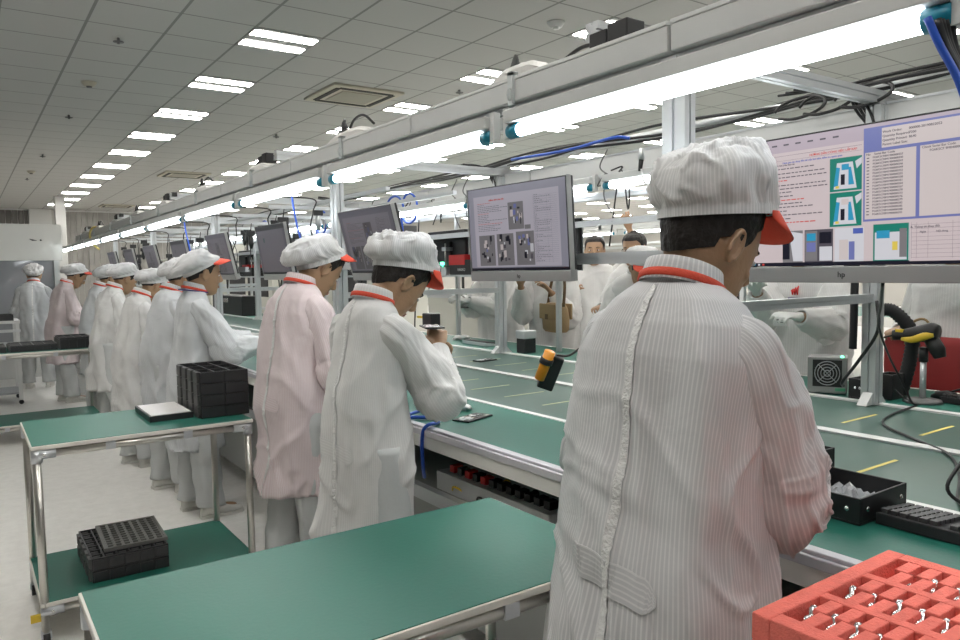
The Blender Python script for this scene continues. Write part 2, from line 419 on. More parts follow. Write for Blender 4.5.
MB().box((-.08, -.3, 0), (.08, 1.42, .10), M['duct']).build('trough', t, bevel=.003)
MB().box((-.085, -.3, .10), (.085, 1.42, .112), M['white']).build('lid', t, bevel=.003)
# far side trunking
for i in range(-1, 10):
    a = .6+1.29*i-.62
    t = thing('cable_duct', 'grey white trunking segment on the far side of the gantry', 'trunking', (3.12, a, 1.99), group='far cable trunking segments')
    MB().box((-.01, 0, 0), (.05, 1.28, .105), M['duct']).build('trough', t, bevel=.003)
    MB().box((-.013, 0, .105), (.053, 1.28, .115), M['alu']).build('lid', t)
# tube lights
def tube_light(x, y, z, label, group, face=1):
    t = thing('tube_light', label, 'tube light', (x, y, z), 0, group)
    MB().box((-.03, -.6, .022), (.05, .6, .06), M['duct']).build('housing', t, bevel=.004)
    MB().tube([(0, -.575, 0), (0, .575, 0)], .0185, M['tube'], 14).build('tube', t)
    for s in (-1, 1):
        MB().tube([(0, s*.555, 0), (0, s*.60, 0)], .0215, M['teal'], 14).build('end_cap', t)
        MB().box((-.012, s*.61-.012, -.02), (.012, s*.61+.012, .07), M['white']).build('holder', t)
    MB().box((0., -.02, .055), (.13, .02, .075), M['alu']).build('bracket', t)
    return t
for k in range(-1, 10):
    tube_light(1.36, 1.17+1.29*k, 1.857, 'lit white tube light with teal ends under the near trunking', 'tube lights along the near side of the line')
for k in range(-1, 10):
    tube_light(3.02, 1.17+1.29*k, 1.915, 'lit white tube light on the far side rail of the line', 'tube lights along the far side of the line')
# gadgets on the near duct
for k in range(9):
    yc_ = 1.91+1.27*k; L_ = .28 if k == 0 else .46
    mb = MB(); v = []; nx_ = 14; rr = random.Random(k)
    for i in range(nx_+1):
        u = i/nx_; hh = .030+.012*math.sin(PI*u)+.005*rr.random(); e = min(1, u*5, (1-u)*5)
        for (dx, dz) in ((-.040, 0), (-.044, .6), (-.026, 1), (.026, 1), (.044, .6), (.040, 0)): v.append((1.525+dx, yc_-L_/2+L_*u, 2.0625+hh*dz*e))
    mb.add(v, [(6*i+j, 6*i+j+1, 6*i+7+j, 6*i+6+j) for i in range(nx_) for j in range(5)]+[(0, 5, 4, 3, 2, 1), tuple(6*nx_+j for j in range(6))], M['foamw'])
    tag(mb.build('foam_roll'), 'white wrapped foam pad lying on the near trunking', 'foam pad', 'foam pads on the near trunking')
    big = k % 2 == 0
    yd = (1.505 if k == 0 else yc_-.08 if big else yc_+.10)
    zz = 2.063 if k == 0 else 2.098
    t = thing('cable_adapter', 'black device with leads on top of the near trunking', 'device', (1.53, yd, zz), 0, 'black devices on the near trunking')
    if big:
        MB().box((-.035, -.075, 0), (.035, .0, .058), M['black']).build('case', t, bevel=.004); MB().box((-.032, .005, .004), (.030, .075, .050), M['blackm']).build('plug', t, bevel=.004)
        wire('lead', [(0, .07, .03), (0, .14, .035), (.0, .20, .022), (.01, .26, .012), (.01, .32, .006 if k == 0 else -.02)], .006, M['black'], t)
        if k: MB().box((-.02, -.22, .02), (.02, -.17, .055), M['black']).build('relay', t, bevel=.003)
    else:
        MB().box((-.02, -.05, 0), (.02, .05, .022), M['black']).build('case', t, bevel=.004)
        mb = MB(); mb.tube([(0, 0, .02), (.0, .005, .04), (0, .012, .06), (0, .0, .075)], [.018, .016, .010, .006], M['black'], 10); mb.build('knob', t)
        wire('lead', [(0, -.04, .01), (0, -.10, .055), (.0, -.2, .06), (.01, -.28, .01)], .006, M['black'], t)
    # brand t: spike near the first pad
t = thing('cable_adapter', 'small black upright connector on the nearest foam pad of the trunking', 'device', (1.53, 1.96, 2.093))
MB().tube([(0, 0, 0), (0, .004, .02), (0, .0, .045), (0, -.002, .06)], [.020, .017, .011, .005], M['black'], 10).build('case', t); MB().tube([(0, -.012, .02), (0, -.02, .03)], .006, M['blackm'], 8).build('plug', t)

# ------------------------------------------------------------------ people
def sgp(x, e): return math.copysign(abs(x)**e, x)
HK = [(-.116, .018, .045, .010), (-.108, .036, .042, .030), (-.092, .048, .030, .050), (-.070, .057, .014, .070), (-.040, .064, .002, .085), (0, .070, -.006, .094),
      (.035, .073, -.010, .097), (.065, .071, -.012, .092), (.090, .060, -.013, .077), (.106, .042, -.013, .054), (.114, .022, -.012, .028), (.117, .004, -.012, .005)]
HZ = [k[0] for k in HK]
def hp(z, a, sc=1., add=0.):
    z = max(HZ[0], min(HZ[-1], z))
    w = np.interp(z, HZ, [k[1] for k in HK]); c = np.interp(z, HZ, [k[2] for k in HK]); d = np.interp(z, HZ, [k[3] for k in HK])
    ca, sa = math.cos(a), math.sin(a)
    return Vector(((w+add)*sc*sgp(ca, .92), c+(d+add)*sc*sgp(sa, .92), z))
def head_parts(mb, Mh, m):
    R = []
    for i in range(24):
        z = HZ[0]+(HZ[-1]-HZ[0])*(.5-.5*math.cos(PI*i/23))
        R.append([Mh @ hp(z, 2*PI*j/32) for j in range(32)])
    grid_loft(R, m, mb)
    nose = [((0, .082, .022), .007, .010), ((0, .093, .0), .008, .011), ((0, .103, -.022), .013, .012), ((0, .094, -.034), .015, .010), ((0, .084, -.036), .010, .006)]
    R = [[Mh @ Vector((c[0]+a*math.cos(2*PI*j/12), c[1]+b_*math.sin(2*PI*j/12), c[2])) for j in range(12)] for c, a, b_ in nose[::-1]]
    grid_loft(R, m, mb)
    mb.ell((0, .076, -.060), (.022, .014, .011), m, M4=Mh)
    mb.ell((0, .066, -.092), (.020, .018, .014), m, M4=Mh)
    mb.ell((0, .078, .026), (.045, .010, .008), m, M4=Mh)
    for s in (-1, 1):
        E_ = Mh @ Matrix.Translation((s*.073, -.010, -.004)) @ Matrix.Rotation(s*.38, 4, 'Z') @ Matrix.Rotation(-.18, 4, 'X')
        mb.ell((0, 0, 0), (.006, .015, .026), m, M4=E_)
        ring = [Vector((s*.006, .018*math.cos(t), .031*math.sin(t)+.002)) for t in np.linspace(-.9, 3.9, 16)]
        mb.tube([E_ @ p for p in ring], .0048, m, 8)
        mb.ell((s*.003, .006, -.025), (.005, .008, .009), m, M4=E_)
        mb.ell((s*.035, .058, -.028), (.020, .018, .018), m, M4=Mh)
def hand(mb, W, d, n, m, curl=.5, side=1, sc=1.):
    """W wrist, d finger direction, n palm normal, thumb on +side*s"""
    d = d.normalized(); n = (n-d*n.dot(d)).normalized(); s = d.cross(n)*side
    R = []
    for t, w, h in ((-.02, .024, .018), (.0, .027, .019), (.03, .037, .017), (.06, .041, .0145), (.085, .038, .012), (.094, .030, .008)):
        c = W+d*t*sc
        R.append([c+s*(w*sc*sgp(math.cos(a), .8))+n*(h*sc*sgp(math.sin(a), .9)) for a in np.linspace(0, 2*PI, 17)[:-1]])
    grid_loft(R, m, mb)
    for k, (off, L, sp_a) in enumerate(((.031, .070, .13), (.0105, .078, .04), (-.0105, .073, -.05), (-.031, .058, -.16))):
        p = W+d*.070*sc+s*off*sc; a = sp_a; dr = (d*math.cos(a)+s*math.sin(a)); pts = [p]; p = W+d*.090*sc+s*(off*1.03)*sc; pts.append(p)
        c = curl*(1+.12*k); ang = c*.5
        for f_ in (.45, .30, .25):
            p = p+(dr*math.cos(ang)+n*math.sin(ang))*L*f_*sc; pts.append(p); ang += c
        mb.tube(pts, [.0095*sc, .0095*sc, .0088*sc, .008*sc, .0066*sc], m, 9)
        mb.ell(pts[-1], (.0068*sc,)*3, m, 8, 6)
    p0 = W+d*.018*sc+s*.022*sc; p1 = W+d*.045*sc+s*.044*sc+n*.008*sc; p2 = p1+(d*.8+s*.45+n*.45).normalized()*.032*sc; p3 = p2+(d*.9+s*.0+n*.6).normalized()*.026*sc
    mb.tube([p0, p1, p2, p3], [.013*sc, .0125*sc, .0105*sc, .008*sc], m, 9); mb.ell(p3, (.0082*sc,)*3, m, 8, 6)
def remesh(mb, name, parent, vox):
    o = mb.build(name+'_src')
    r = o.modifiers.new('r', 'REMESH'); r.mode = 'VOXEL'; r.voxel_size = vox; r.use_smooth_shade = True
    q = o.modifiers.new('s', 'SMOOTH'); q.factor = .5; q.iterations = 2
    bpy.context.view_layer.update()
    me = D.meshes.new_from_object(o.evaluated_get(bpy.context.evaluated_depsgraph_get()))
    old = o.data; D.objects.remove(o); D.meshes.remove(old)
    me.name = name; n = D.objects.new(name, me); COL.objects.link(n); n.parent = parent
    me.polygons.foreach_set('use_smooth', [True]*len(me.polygons))
    return n
def fbm(x, y, z): return noise.noise(Vector((x, y, z)))
TK = [(.46, .238, .185, .195), (.70, .226, .172, .185), (.92, .216, .160, .170), (1.03, .208, .148, .158), (1.15, .212, .135, .150), (1.26, .210, .115, .140),
      (1.320, .193, .096, .124), (1.365, .150, .078, .103), (1.392, .100, .070, .083), (1.412, .066, .060, .068)]
def person(label, loc, yaw, H=1.6, lean=.08, hpitch=.5, hyaw=0., hroll=0., armR=(.16, .36, 1.03), armL=(-.16, .36, 1.03), coat='coat', cap='flat', capk=None,
           vox=.007, seg=84, rings=64, seed=0, hem=.46, bulk=1., gloves=False, pants=True, fold=1., elbow=(.10, 1.), trim='orange', tab=False, seam=False,
           group=None, neckr=.88, curl=.55, legs=True, slv=1., hairlong=0., capmat='cap', twist=0., badge=False, glasses=False, nvec=None):
    t = thing('person', label, 'person', loc, -yaw, group)
    s = H/1.6; sd = seed*13.7; rnd = random.Random(seed)
    def yc(z): return lean*max(0, (z-.92)/.48)**1.5 if z > .92 else 0
    keys = [k for k in TK if k[0] > hem+.1]; keys = [(hem, TK[0][1], TK[0][2], TK[0][3])] + keys
    zs = [k[0] for k in keys]
    def torso(a, z, sc=1., folds=True):
        w, bf, bb = [np.interp(z, zs, [k[i] for k in keys])*sc for i in (1, 2, 3)]
        if z > 1.29: k_ = 1.
        w *= bulk; bf *= bulk; bb *= bulk
        ca, sa = math.cos(a), math.sin(a)
        px, py = w*sgp(ca, .88), (bf if sa > 0 else bb)*sgp(sa, .88)
        if folds:
            A = np.interp(z, [hem, .9, 1.2, 1.36, 1.41], [.036, .026, .018, .009, .001])*fold
            d = fbm(px*8+sd, py*8, z*1.3)*1.2 + fbm(px*5+sd, py*5+z*3.2, z*4)*.8
            rg = 1-abs(fbm(px*11+z*2.+sd, py*11, z*2.2+5))*2.2
            d = A*(d+.35*rg)
            wx = fbm(px*3+sd, py*3, z*2)*1.5
            c1 = max(0, 1-abs(fbm(px*4.5+wx+sd, py*4.5, z*1.7+sd))*5); c2 = max(0, 1-abs(fbm(px*3+z*4.5+wx, py*6+sd, z*2.5+7))*6)
            d += A*(.42*c1*c1+.30*c2*c2)-A*.2
            d += .003*fold*fbm(px*22+sd, py*22, z*9)
            l = math.hypot(ca, sa*.8); px += ca/l*d; py += sa/l*d
        tl = math.atan2(yc(z+.01)-yc(z-.01), .02)*.75
        return Vector((px, yc(z)+py*math.cos(tl), z-py*math.sin(tl)*(1 if z > 1.2 else (z-.92)/.28 if z > .92 else 0)))*s
    # -- clothes
    mc = M[coat]
    zz = np.concatenate([np.linspace(hem, 1.24, int(rings*.66)), np.linspace(1.255, 1.412, int(rings*.34))])
    mb = MB(); R = [[torso(2*PI*j/seg, z) for j in range(seg)] for z in zz]
    R = [[p*.985+Vector((0, 0, .012)) for p in R[0]]]+R
    grid_loft(R, mc, mb, caps=(False, False), uscale=1.33*s)
    ct = mb.build('coat', t)
    yb = yc(1.40)*s
    tl = math.atan2(yc(1.41)-yc(1.39), .02)*.75
    Mn = Matrix.Translation((0, yc(1.405)*s, 1.400*s)) @ Matrix.Rotation(-tl-.12, 4, 'X')
    mb = MB(); K = 40
    R = []
    for r_, z_ in ((.082, -.012), (.079, .008), (.076, .022), (.074, .034), (.071, .035), (.071, .02), (.072, .0)):
        R.append([Mn @ Vector((neckr*r_*math.cos(2*PI*j/K), neckr*(r_*1.02+(.006 if j > K/2 else 0))*math.sin(2*PI*j/K), z_+.006*math.sin(2*PI*j/K)*-1)) for j in range(K)])
    grid_loft(R, mc, mb, caps=(False, False)); mb.build('collar', ct)
    if trim:
        mb = MB(); R = []
        for r_, z_ in ((.082, -.008), (.0850, -.006), (.0838, .006), (.0812, .008)):
            R.append([Mn @ Vector((neckr*r_*math.cos(2*PI*j/K), neckr*(r_*1.02+(.006 if j > K/2 else 0))*math.sin(2*PI*j/K), z_-.006*math.sin(2*PI*j/K))) for j in range(K)])
        grid_loft(R, M[trim], mb, caps=(False, False)); mb.build('collar_trim', ct)
    if seam:
        mb = MB(); v = []; n_ = 90
        for i in range(n_+1):
            z = hem+.01+(1.38-hem)*i/n_
            for da in (-.028, .028):
                p = torso(-PI/2+da, z); c = torso(-PI/2+da, z); nn_ = (p-Vector((0, yc(z)*s, p.z))).normalized(); v.append(p+nn_*(.0022+.0016*abs(math.sin(i*1.7+da*60)))+Vector((.0012*math.sin(i*2.3), 0, 0)))
        mb.add(v, [(2*i, 2*i+1, 2*i+3, 2*i+2) for i in range(n_)], M['seamc'], True, [((0, 0),)*4]*n_)
        mb.sm = [False]*len(mb.sm); o = mb.build('back_seam', ct); so = o.modifiers.new('s', 'SOLIDIFY'); so.thickness = .0012; so.offset = 1
    if tab:
        mb = MB(); v = []; n_ = 24; zt = .885
        uvs = []
        for i in range(n_+1):
            u = i/n_*2-1
            hw = .029 if abs(u) < .80 else .029*(1-(abs(u)-.80)/.20*.70)
            for e in (-1, 1):
                a = -PI/2+u*.46; p = torso(a, zt+e*hw-u*.016); v.append(p+(p-Vector((0, yc(zt)*s, p.z))).normalized()*.0035)
            uvs.append((0, 0))
        mb.add(v, [(2*i, 2*i+1, 2*i+3, 2*i+2) for i in range(n_)], mc, True, [((0, 0), (.058, 0), (.058, .01), (0, .01))]*n_)
        mb.sm = [False]*len(mb.sm); o = mb.build('back_tab', ct); so = o.modifiers.new('s', 'SOLIDIFY'); so.thickness = .0016; so.offset = 1
    body = MB(); sk = M['skin']; gv = []
    for sd_, W, nm in ((1, armR, 'sleeve'), (-1, armL, 'sleeve')):
        S = Vector((sd_*.158*(.5+.5*bulk), yc(1.30)-.005, 1.282)); W = Vector(W)
        S *= s; W = W*s
        L1, L2 = .275*s, .245*s; d = W-S; dl = d.length
        if dl > (L1+L2)*.985: W = S+d*((L1+L2)*.985/dl); d = W-S; dl = d.length
        pole = Vector((sd_*elbow[0]*3, -.35, -elbow[1])); dn = d.normalized(); pole = (pole-dn*pole.dot(dn)).normalized()
        a = (L1*L1-L2*L2+dl*dl)/(2*dl); h = math.sqrt(max(0, L1*L1-a*a)); Eb = S+dn*a+pole*h
        fd = (W-Eb).normalized()
        cuff = W-fd*.01
        inner = Vector((sd_*.075*s, yc(1.30)*s, 1.300*s))
        key = [(*inner, .042), (*(inner.lerp(S, .6)), .052), (*S, .060), (*(S.lerp(Eb, .35)), .073*slv), (*(S.lerp(Eb, .75)+Vector((0, 0, -.008))), .083*slv), (*(Eb+pole*.004+Vector((0, 0, -.022*slv))), .087*slv),
               (*(Eb.lerp(W, .3)+Vector((0, 0, -.02*slv))), .077*slv), (*(Eb.lerp(W, .7)+Vector((0, 0, -.01))), .058*slv), (*cuff, .040)]
        sp_ = spline(key, int(rings*1.0)); P_ = [Vector(k[:3]) for k in sp_]; fr_ = frames(P_); R = []; m_ = int(seg*.62)
        for i, (p, (T, N, B), kk) in enumerate(zip(P_, fr_, sp_)):
            u = i/(len(P_)-1); row = []
            eb = math.exp(-((u-.62)/.16)**2)
            for j in range(m_):
                th = 2*PI*j/m_; o_ = N*math.cos(th)+B*math.sin(th); r_ = kk[3]*s
                dd = (.010+.012*eb)*fbm(u*11+sd, math.cos(th)*1.3+sd_, math.sin(th)*1.3)+.008*fbm(p.x*14+sd, math.cos(th)*2.2, math.sin(th)*2.2+u*3)
                dd += .007*eb*(1-abs(fbm(u*20, math.cos(th)*1.1+sd, math.sin(th)))*2.5)
                cz_ = max(0, 1-abs(fbm(u*7+math.cos(th)*.8+sd, math.cos(th)*1.6+u*3, math.sin(th)*1.6+sd_))*5)
                dd = dd*.75+cz_*cz_*(.005+.005*eb)
                dd *= fold*min(1, u*4)*min(1, (1-u)*8)
                row.append(p+o_*(r_+dd))
            R.append(row)
        R.append([P_[-1]+(q-P_[-1])*.80-fd*.004 for q in R[-1]]); R.append([P_[-1]+(q-P_[-1])*.9-fd*.04 for q in R[-1]])
        mb = MB(); grid_loft(R, mc, mb, caps=(False, False)); mb.build('sleeve', ct)
        # arm + hand in the body
        body.tube([inner, S, S.lerp(Eb, .5), Eb, Eb.lerp(W, .45), W+fd*.005], [.045*s, .047*s, .041*s, .036*s, .034*s, .024*s], sk, 14)
        hn = Vector(nvec[0 if sd_ == 1 else 1]) if nvec else Vector((-sd_*.35, .1, -1))
        hand(body, W+fd*.022*s, fd, hn, sk, curl, side=(1 if sd_*1 == 1 else -1), sc=.93*s)
        gv.append((W+fd*.0*s, fd))
    # head
    nb = Vector((0, (yc(1.40)+.012)*s, 1.365*s)); hd = Matrix.Rotation(-hpitch*.80, 4, 'X')
    hc_ = nb+(Matrix.Rotation(hyaw*.4, 4, 'Z') @ hd @ Vector((0, .030, .128)))*s
    Mh = Matrix.Translation(hc_) @ Matrix.Rotation(hyaw, 4, 'Z') @ Matrix.Rotation(-hpitch, 4, 'X') @ Matrix.Rotation(hroll, 4, 'Y') @ Matrix.Scale(1.07*s, 4)
    head_parts(body, Mh, sk)
    nk = Mh @ Vector((0, -.018, -.02)); nk2 = Mh @ Vector((0, -.018, -.065))
    body.tube([nb-Vector((0, .0, .07))*s, nb+Vector((0, 0, .01)), nk2, nk], [.060*s, .054*s, .054*s, .052*s], sk, 22)
    # trunk and legs inside the clothes
    R = [[torso(2*PI*j/24, z, .66, False) for j in range(24)] for z in np.linspace(.80, 1.37, 14)]
    grid_loft(R, sk, body)
    ft = []
    for q in (-1, 1):
        hx = q*.085*s; fx = q*(.10+.02*rnd.random())*s; fy = (.02+.05*rnd.random()*q)*s
        body.tube([(hx, 0, .86*s), (hx*1.05, .01, .62*s), (fx, fy*.5, .46*s), (fx, fy-.01, .25*s), (fx, fy-.01, .09*s)], [.085*s, .068*s, .050*s, .046*s, .032*s], sk, 14)
        body.ell((fx, fy+.05*s, .045*s), (.036*s, .11*s, .030*s), sk)
        ft.append((fx, fy))
    bo = remesh(body, 'body', t, vox)
    if gloves:
        bo.data.materials.append(M['glove'])
        for p in bo.data.polygons:
            for W_, fd_ in gv:
                if (p.center-W_).length < .22 and (p.center-W_).dot(fd_) > -.01 and p.center.z < 1.4*s+9: p.material_index = 1
    if legs:
        mb = MB()
        for q, (fx, fy) in zip((-1, 1), ft):
            R = []
            for i in range(34):
                u = i/33; z = (.90-(.90-.075)*u)*s; cx = np.interp(u, [0, .3, 1], [q*.085*s, q*.095*s, fx]); cyy = np.interp(u, [0, .5, 1], [0, .008, fy])
                r_ = np.interp(u, [0, .25, .6, .9, 1], [.11, .098, .082, .082, .086])*s; row = []
                for j in range(32):
                    th = 2*PI*j/32; dd = .011*fbm(cx*20+math.cos(th)*1.6+sd, math.sin(th)*1.6, z*6)+.010*fbm(math.cos(th)+sd, math.sin(th)+q, z*14)*(1 if u > .5 else .3)
                    row.append(Vector((cx+math.cos(th)*(r_*.92+dd), cyy+math.sin(th)*(r_*1.02+dd), z)))
                R.append(row)
            R.append([Vector((fx, fy, .075*s))+(p-Vector((fx, fy, .075*s)))*.8 for p in R[-1]])
            grid_loft(R, M['trous'], mb, caps=(True, True))
        mb.build('trousers', t)
        for fx, fy in ft:
            mb = MB(); R = []
            for u, w, h in ((-.085, .018, .030), (-.078, .030, .055), (-.05, .037, .068), (0, .039, .072), (.05, .041, .062), (.10, .045, .046), (.145, .040, .036), (.168, .022, .026), (.172, .008, .018)):
                R.append([Vector((fx+w*s*sgp(math.cos(a), .8), fy+(u+.015)*s, .012+h*s*.5+h*s*.5*sgp(math.sin(a), .7))) for a in np.linspace(0, 2*PI, 19)[:-1]])
            grid_loft(R, M['shoe'], mb); sh = mb.build('shoe', t)
            mb = MB(); pts = [(-.088, .030), (-.05, .040), (.05, .043), (.11, .048), (.155, .040), (.178, .016)]
            out = [(w, u) for u, w in pts]+[(-w, u) for u, w in pts[::-1]]
            for z_ in (0,):
                v = [(fx+w*s, fy+(u+.015)*s, 0) for w, u in out]+[(fx+w*s, fy+(u+.015)*s, .018) for w, u in out]
                n_ = len(out); mb.add(v, [tuple(range(n_))[::-1] if 0 else tuple(range(n_)), tuple(range(n_, 2*n_))]+[(i, (i+1) % n_, n_+(i+1) % n_, n_+i) for i in range(n_)], M['shoe'])
            mb.build('sole', sh)
    # hair
    mb = MB(); R = []; K = 96
    for i in range(22):
        u = i/21; row = []
        for j in range(K):
            a = 2*PI*j/K; f_ = math.sin(a); side_ = abs(math.cos(a))
            zl = (.070*min(1, max(0, f_)*1.35)**.8 if f_ > 0 else 0)+(-.046-hairlong)*max(0, -f_)**.9 + .016*(1 if -.35 < f_ < .05 else 0)
            if .05 < f_ < .45: zl -= .020*math.sin((f_-.05)/.4*PI)
            z = zl+(.119-zl)*(1-(1-u)**1.5); th_ = .0075*min(1, u*3.2)+.0025
            st = .0016*math.sin(a*38+3*fbm(a*3, z*30, sd))*min(1, u*6)+.003*fbm(math.cos(a)*6+sd, math.sin(a)*6, z*8)
            p = hp(z, a, 1., th_+st+hairlong*.10*max(0, -f_)); 
            if z > .117: p.z = .117+th_*.8
            row.append(Mh @ (p+Vector((0, 0, .008*u))))
        R.append(row)
    grid_loft(R, M['hair'], mb, caps=(False, True)); mb.build('hair', t)
    # face
    for q in (-1, 1):
        mb = MB(); E_ = Mh @ Matrix.Translation((q*.030, .0755, .004))
        mb.ell((0, 0, 0), (.0125, .009, .0052), M['eye'], 12, 8, E_); mb.ell((0, .0055, -.0005), (.0052, .0045, .0048), M['iris'], 10, 6, E_)
        mb.build('eye', t)
        mb = MB(); mb.tube([Mh @ Vector((q*.016, .0875, .023)), Mh @ Vector((q*.032, .084, .028)), Mh @ Vector((q*.047, .072, .024))], [.002, .0035, .0015], M['hair'], 6); mb.build('eyebrow', t)
    mb = MB(); mb.ell((0, .0885, -.057), (.018, .004, .0035), M['lip'], 12, 6, Mh); mb.ell((0, .0885, -.064), (.016, .0045, .0042), M['lip'], 12, 6, Mh); mb.build('lips', t)
    if glasses:
        mb = MB()
        for q in (-1, 1):
            mb.tube([Mh @ Vector((q*.032+.02*math.cos(a), .094, .004+.015*math.sin(a))) for a in np.linspace(0, 2*PI, 14)], .0018, M['black'], 6)
            mb.tube([Mh @ Vector((q*.052, .092, .008)), Mh @ Vector((q*.077, .0, .006))], .002, M['black'], 6)
        mb.build('glasses', t)
    # cap
    if cap:
        ck = dict(h=.135, a=.122, b=.138, shift=-.018, tilt=.20, up=.040, r=(.090, .112), vis=.062, droop=.10, fy=1.)
        if cap == 'flat': ck.update(h=.088, a=.107, b=.124, shift=-.036, tilt=.74, up=.034, r=(.089, .116), droop=.30)
        if capk: ck.update(capk)
        Mc = Mh @ Matrix.Translation((0, -.010, ck['up'])) @ Matrix.Rotation(ck['tilt'], 4, 'X')
        ra, rb = ck['r']; h = ck['h']; K = 110 if seg > 100 else 72
        prof = [(0, 0), (0, .010), (0, .020), (.30, .030), (.70, .030+.12*h), (.95, .03+.28*h), (1.0, .03+.42*h)]
        pr = spline(prof, 22); R = []
        for i in range(44):
            if i < 22: k_, z_ = pr[i]; sc_ = 1.
            else:
                ph = (i-21)/22*PI/2; k_ = 1.; sc_ = max(.02, math.cos(ph)**.80); z_ = .03+.42*h+(.58*h-.03*0)*math.sin(ph)
            row = []
            for j in range(K):
                a = 2*PI*j/K; A = (ra+(ck['a']-ra)*k_)*sc_; B = (rb+(ck['b']-rb)*k_)*sc_
                gat = math.exp(-(max(0, z_-.022)/.034)**2)*(.0026*math.sin(a*31+5*fbm(math.cos(a)*3, math.sin(a)*3, sd))+.009*fbm(math.cos(a)*7+sd, math.sin(a)*7, z_*6))*(.35 if z_ < .018 else 1)
                cr_ = max(0, 1-abs(fbm(math.cos(a)*1.9*sc_+sd, math.sin(a)*1.9*sc_+z_*4, z_*7+sd))*6)
                fo = (.010 if cap == 'tall' else .006)*k_*cr_*cr_+(.013 if cap == 'tall' else .009)*k_*fbm(math.cos(a)*2.4*sc_+sd, math.sin(a)*2.4*sc_, z_*9+sd)*sc_**.3 - (.007 if cap == 'tall' else .003)*k_*abs(fbm(math.cos(a)*4.5*sc_+sd+3, math.sin(a)*4.5*sc_, z_*14))
                fo *= min(1, sc_*2.2)
                back = max(0, -math.sin(a)); sag = ck.get('sag', .018)*back*k_
                A += (gat+fo)*(1 if sc_ > .3 else .5); B += (gat+fo)*(1 if sc_ > .3 else .5)
                row.append(Mc @ Vector((A*math.cos(a), ck['shift']*k_+B*math.sin(a), z_-sag*sc_+(fo if sc_ < .9 else 0))))
            R.append(row)
        mb = MB(); grid_loft(R, M[capmat], mb, caps=(False, True)); cp_ = mb.build('cap', t)
        mb = MB(); v = []; nn = 24
        for i in range(nn+1):
            a = PI/2+(i/nn*2-1)*1.12; e = ck['vis']*max(0, math.cos((i/nn*2-1)*PI/2))**.6
            for jj in range(5):
                q = jj/4; rr = 1+0*q
                p = Vector((ra*1.02*math.cos(a), rb*1.02*math.sin(a), .006)); o_ = Vector((math.cos(a)*.55, math.sin(a), 0)).normalized()
                v.append(Mc @ (p+o_*(e*q*math.cos(ck['droop']+ck['tilt']*.6))+Vector((0, 0, -e*q*math.sin(ck['droop']+ck['tilt']*.6)-.012*(q*(i/nn*2-1)**2)))))
        mb.add(v, [(5*i+j, 5*i+j+1, 5*i+5+j+1, 5*i+5+j) for i in range(nn) for j in range(4)], M['orange'], True)
        o = mb.build('visor', cp_); so = o.modifiers.new('s', 'SOLIDIFY'); so.thickness = .003
    return t, Mh
WY = lambda d: math.radians(d)
# near row, from the camera down the line
person('worker nearest the camera from behind, pinstriped white coat and tall gathered cap', (1.09, .962, 0), WY(84), H=1.615, lean=.075, hpitch=.46, hyaw=-.30,
       armR=(.07, .36, 1.10), armL=(-.17, .34, 1.09), coat='coat_hero', cap='tall', capk=dict(h=.108, a=.106, b=.120, tilt=.48, up=.060, shift=-.012, r=(.094, .119), droop=.75, vis=.070), vox=.0045, seg=190, rings=150, seed=3,
       bulk=.95, neckr=1., fold=1.05, tab=True, seam=True, slv=1.05, elbow=(.10, 1.), hem=.44)
person('second worker from the camera, in off white coat, bent over a phone', (1.118, 2.30, 0), WY(78), H=1.55, lean=.05, hpitch=.80, hyaw=-.18,
       armR=(.03, .34, 1.20), armL=(-.10, .34, 1.16), coat='coat', cap='tall', bulk=.79, capk=dict(h=.098, a=.108, b=.128, tilt=.66, up=.060, shift=-.030, r=(.094, .123), droop=.85), vox=.005, seg=130, rings=96, seed=5, tab=True, seam=True,
       elbow=(.24, .9), hem=.44, slv=.95, curl=.8, hairlong=.016)
person('third worker from the camera in a pinkish coat, looking down beside the black crate bench', (1.222, 3.24, 0), WY(76), H=1.60, bulk=.82, lean=.055, hpitch=.66, hyaw=-.15,
       armR=(.16, .33, 1.03), armL=(-.14, .34, 1.05), coat='coat_pink', cap='flat', hairlong=.008, vox=.006, seg=110, rings=80, seed=8, tab=True, seam=True, hem=.46, capk=dict(h=.095, tilt=.95, a=.110, b=.130, shift=-.044, up=.036))
person('worker in grey white coat seen in profile behind the black crate, gloved hands forward', (1.12, 4.62, 0), WY(88), H=1.555, bulk=.76, lean=.03, hpitch=.12, hyaw=-.05,
       armR=(.14, .40, 1.06), armL=(-.10, .42, 1.08), coat='coat_blue', cap='flat', vox=.006, seg=100, rings=72, seed=11, gloves=True, hem=.42, capk=dict(h=.085, tilt=.60, a=.107, b=.128, shift=-.044, up=.036), slv=1.05)
NR = [('worker in grey coat half hidden just behind the profile worker, white shoes on the floor', (1.09, 5.25, 0), 82, 1.54, .07, .45, 'coat_blue', 14),
      ('shortest worker in pale coat, fifth from the far end of the row', (1.05, 6.12, 0), 80, 1.49, .09, .7, 'coat', 17),
      ('worker in bright white coat, fourth from the far end of the row', (1.05, 7.22, 0), 82, 1.54, .07, .55, 'coat', 20),
      ('worker in bluish grey coat, third from the far end of the row', (1.12, 8.5, 0), 82, 1.54, .07, .5, 'coat_blue', 23),
      ('worker in pinkish coat with red visor standing beside the far booth edge', (.93, 9.75, 0), 84, 1.58, .08, .6, 'coat_pink', 26),
      ('worker seen squarely from behind facing the white booth panel', (.77, 11.25, 0), 14, 1.59, .04, .35, 'coat_blue', 29)]
for lb, lc, yw, H_, ln, hpt, cm, sdd in NR:
    person(lb, lc, WY(yw), H=H_, lean=ln, hpitch=hpt, coat=cm, cap='flat', vox=.009, bulk=.82, fold=1.25, seg=72, rings=56, seed=sdd, hem=.46, seam=(sdd == 29), tab=(sdd == 29), armR=(.16, .34, 1.05), armL=(-.16, .34, 1.05))
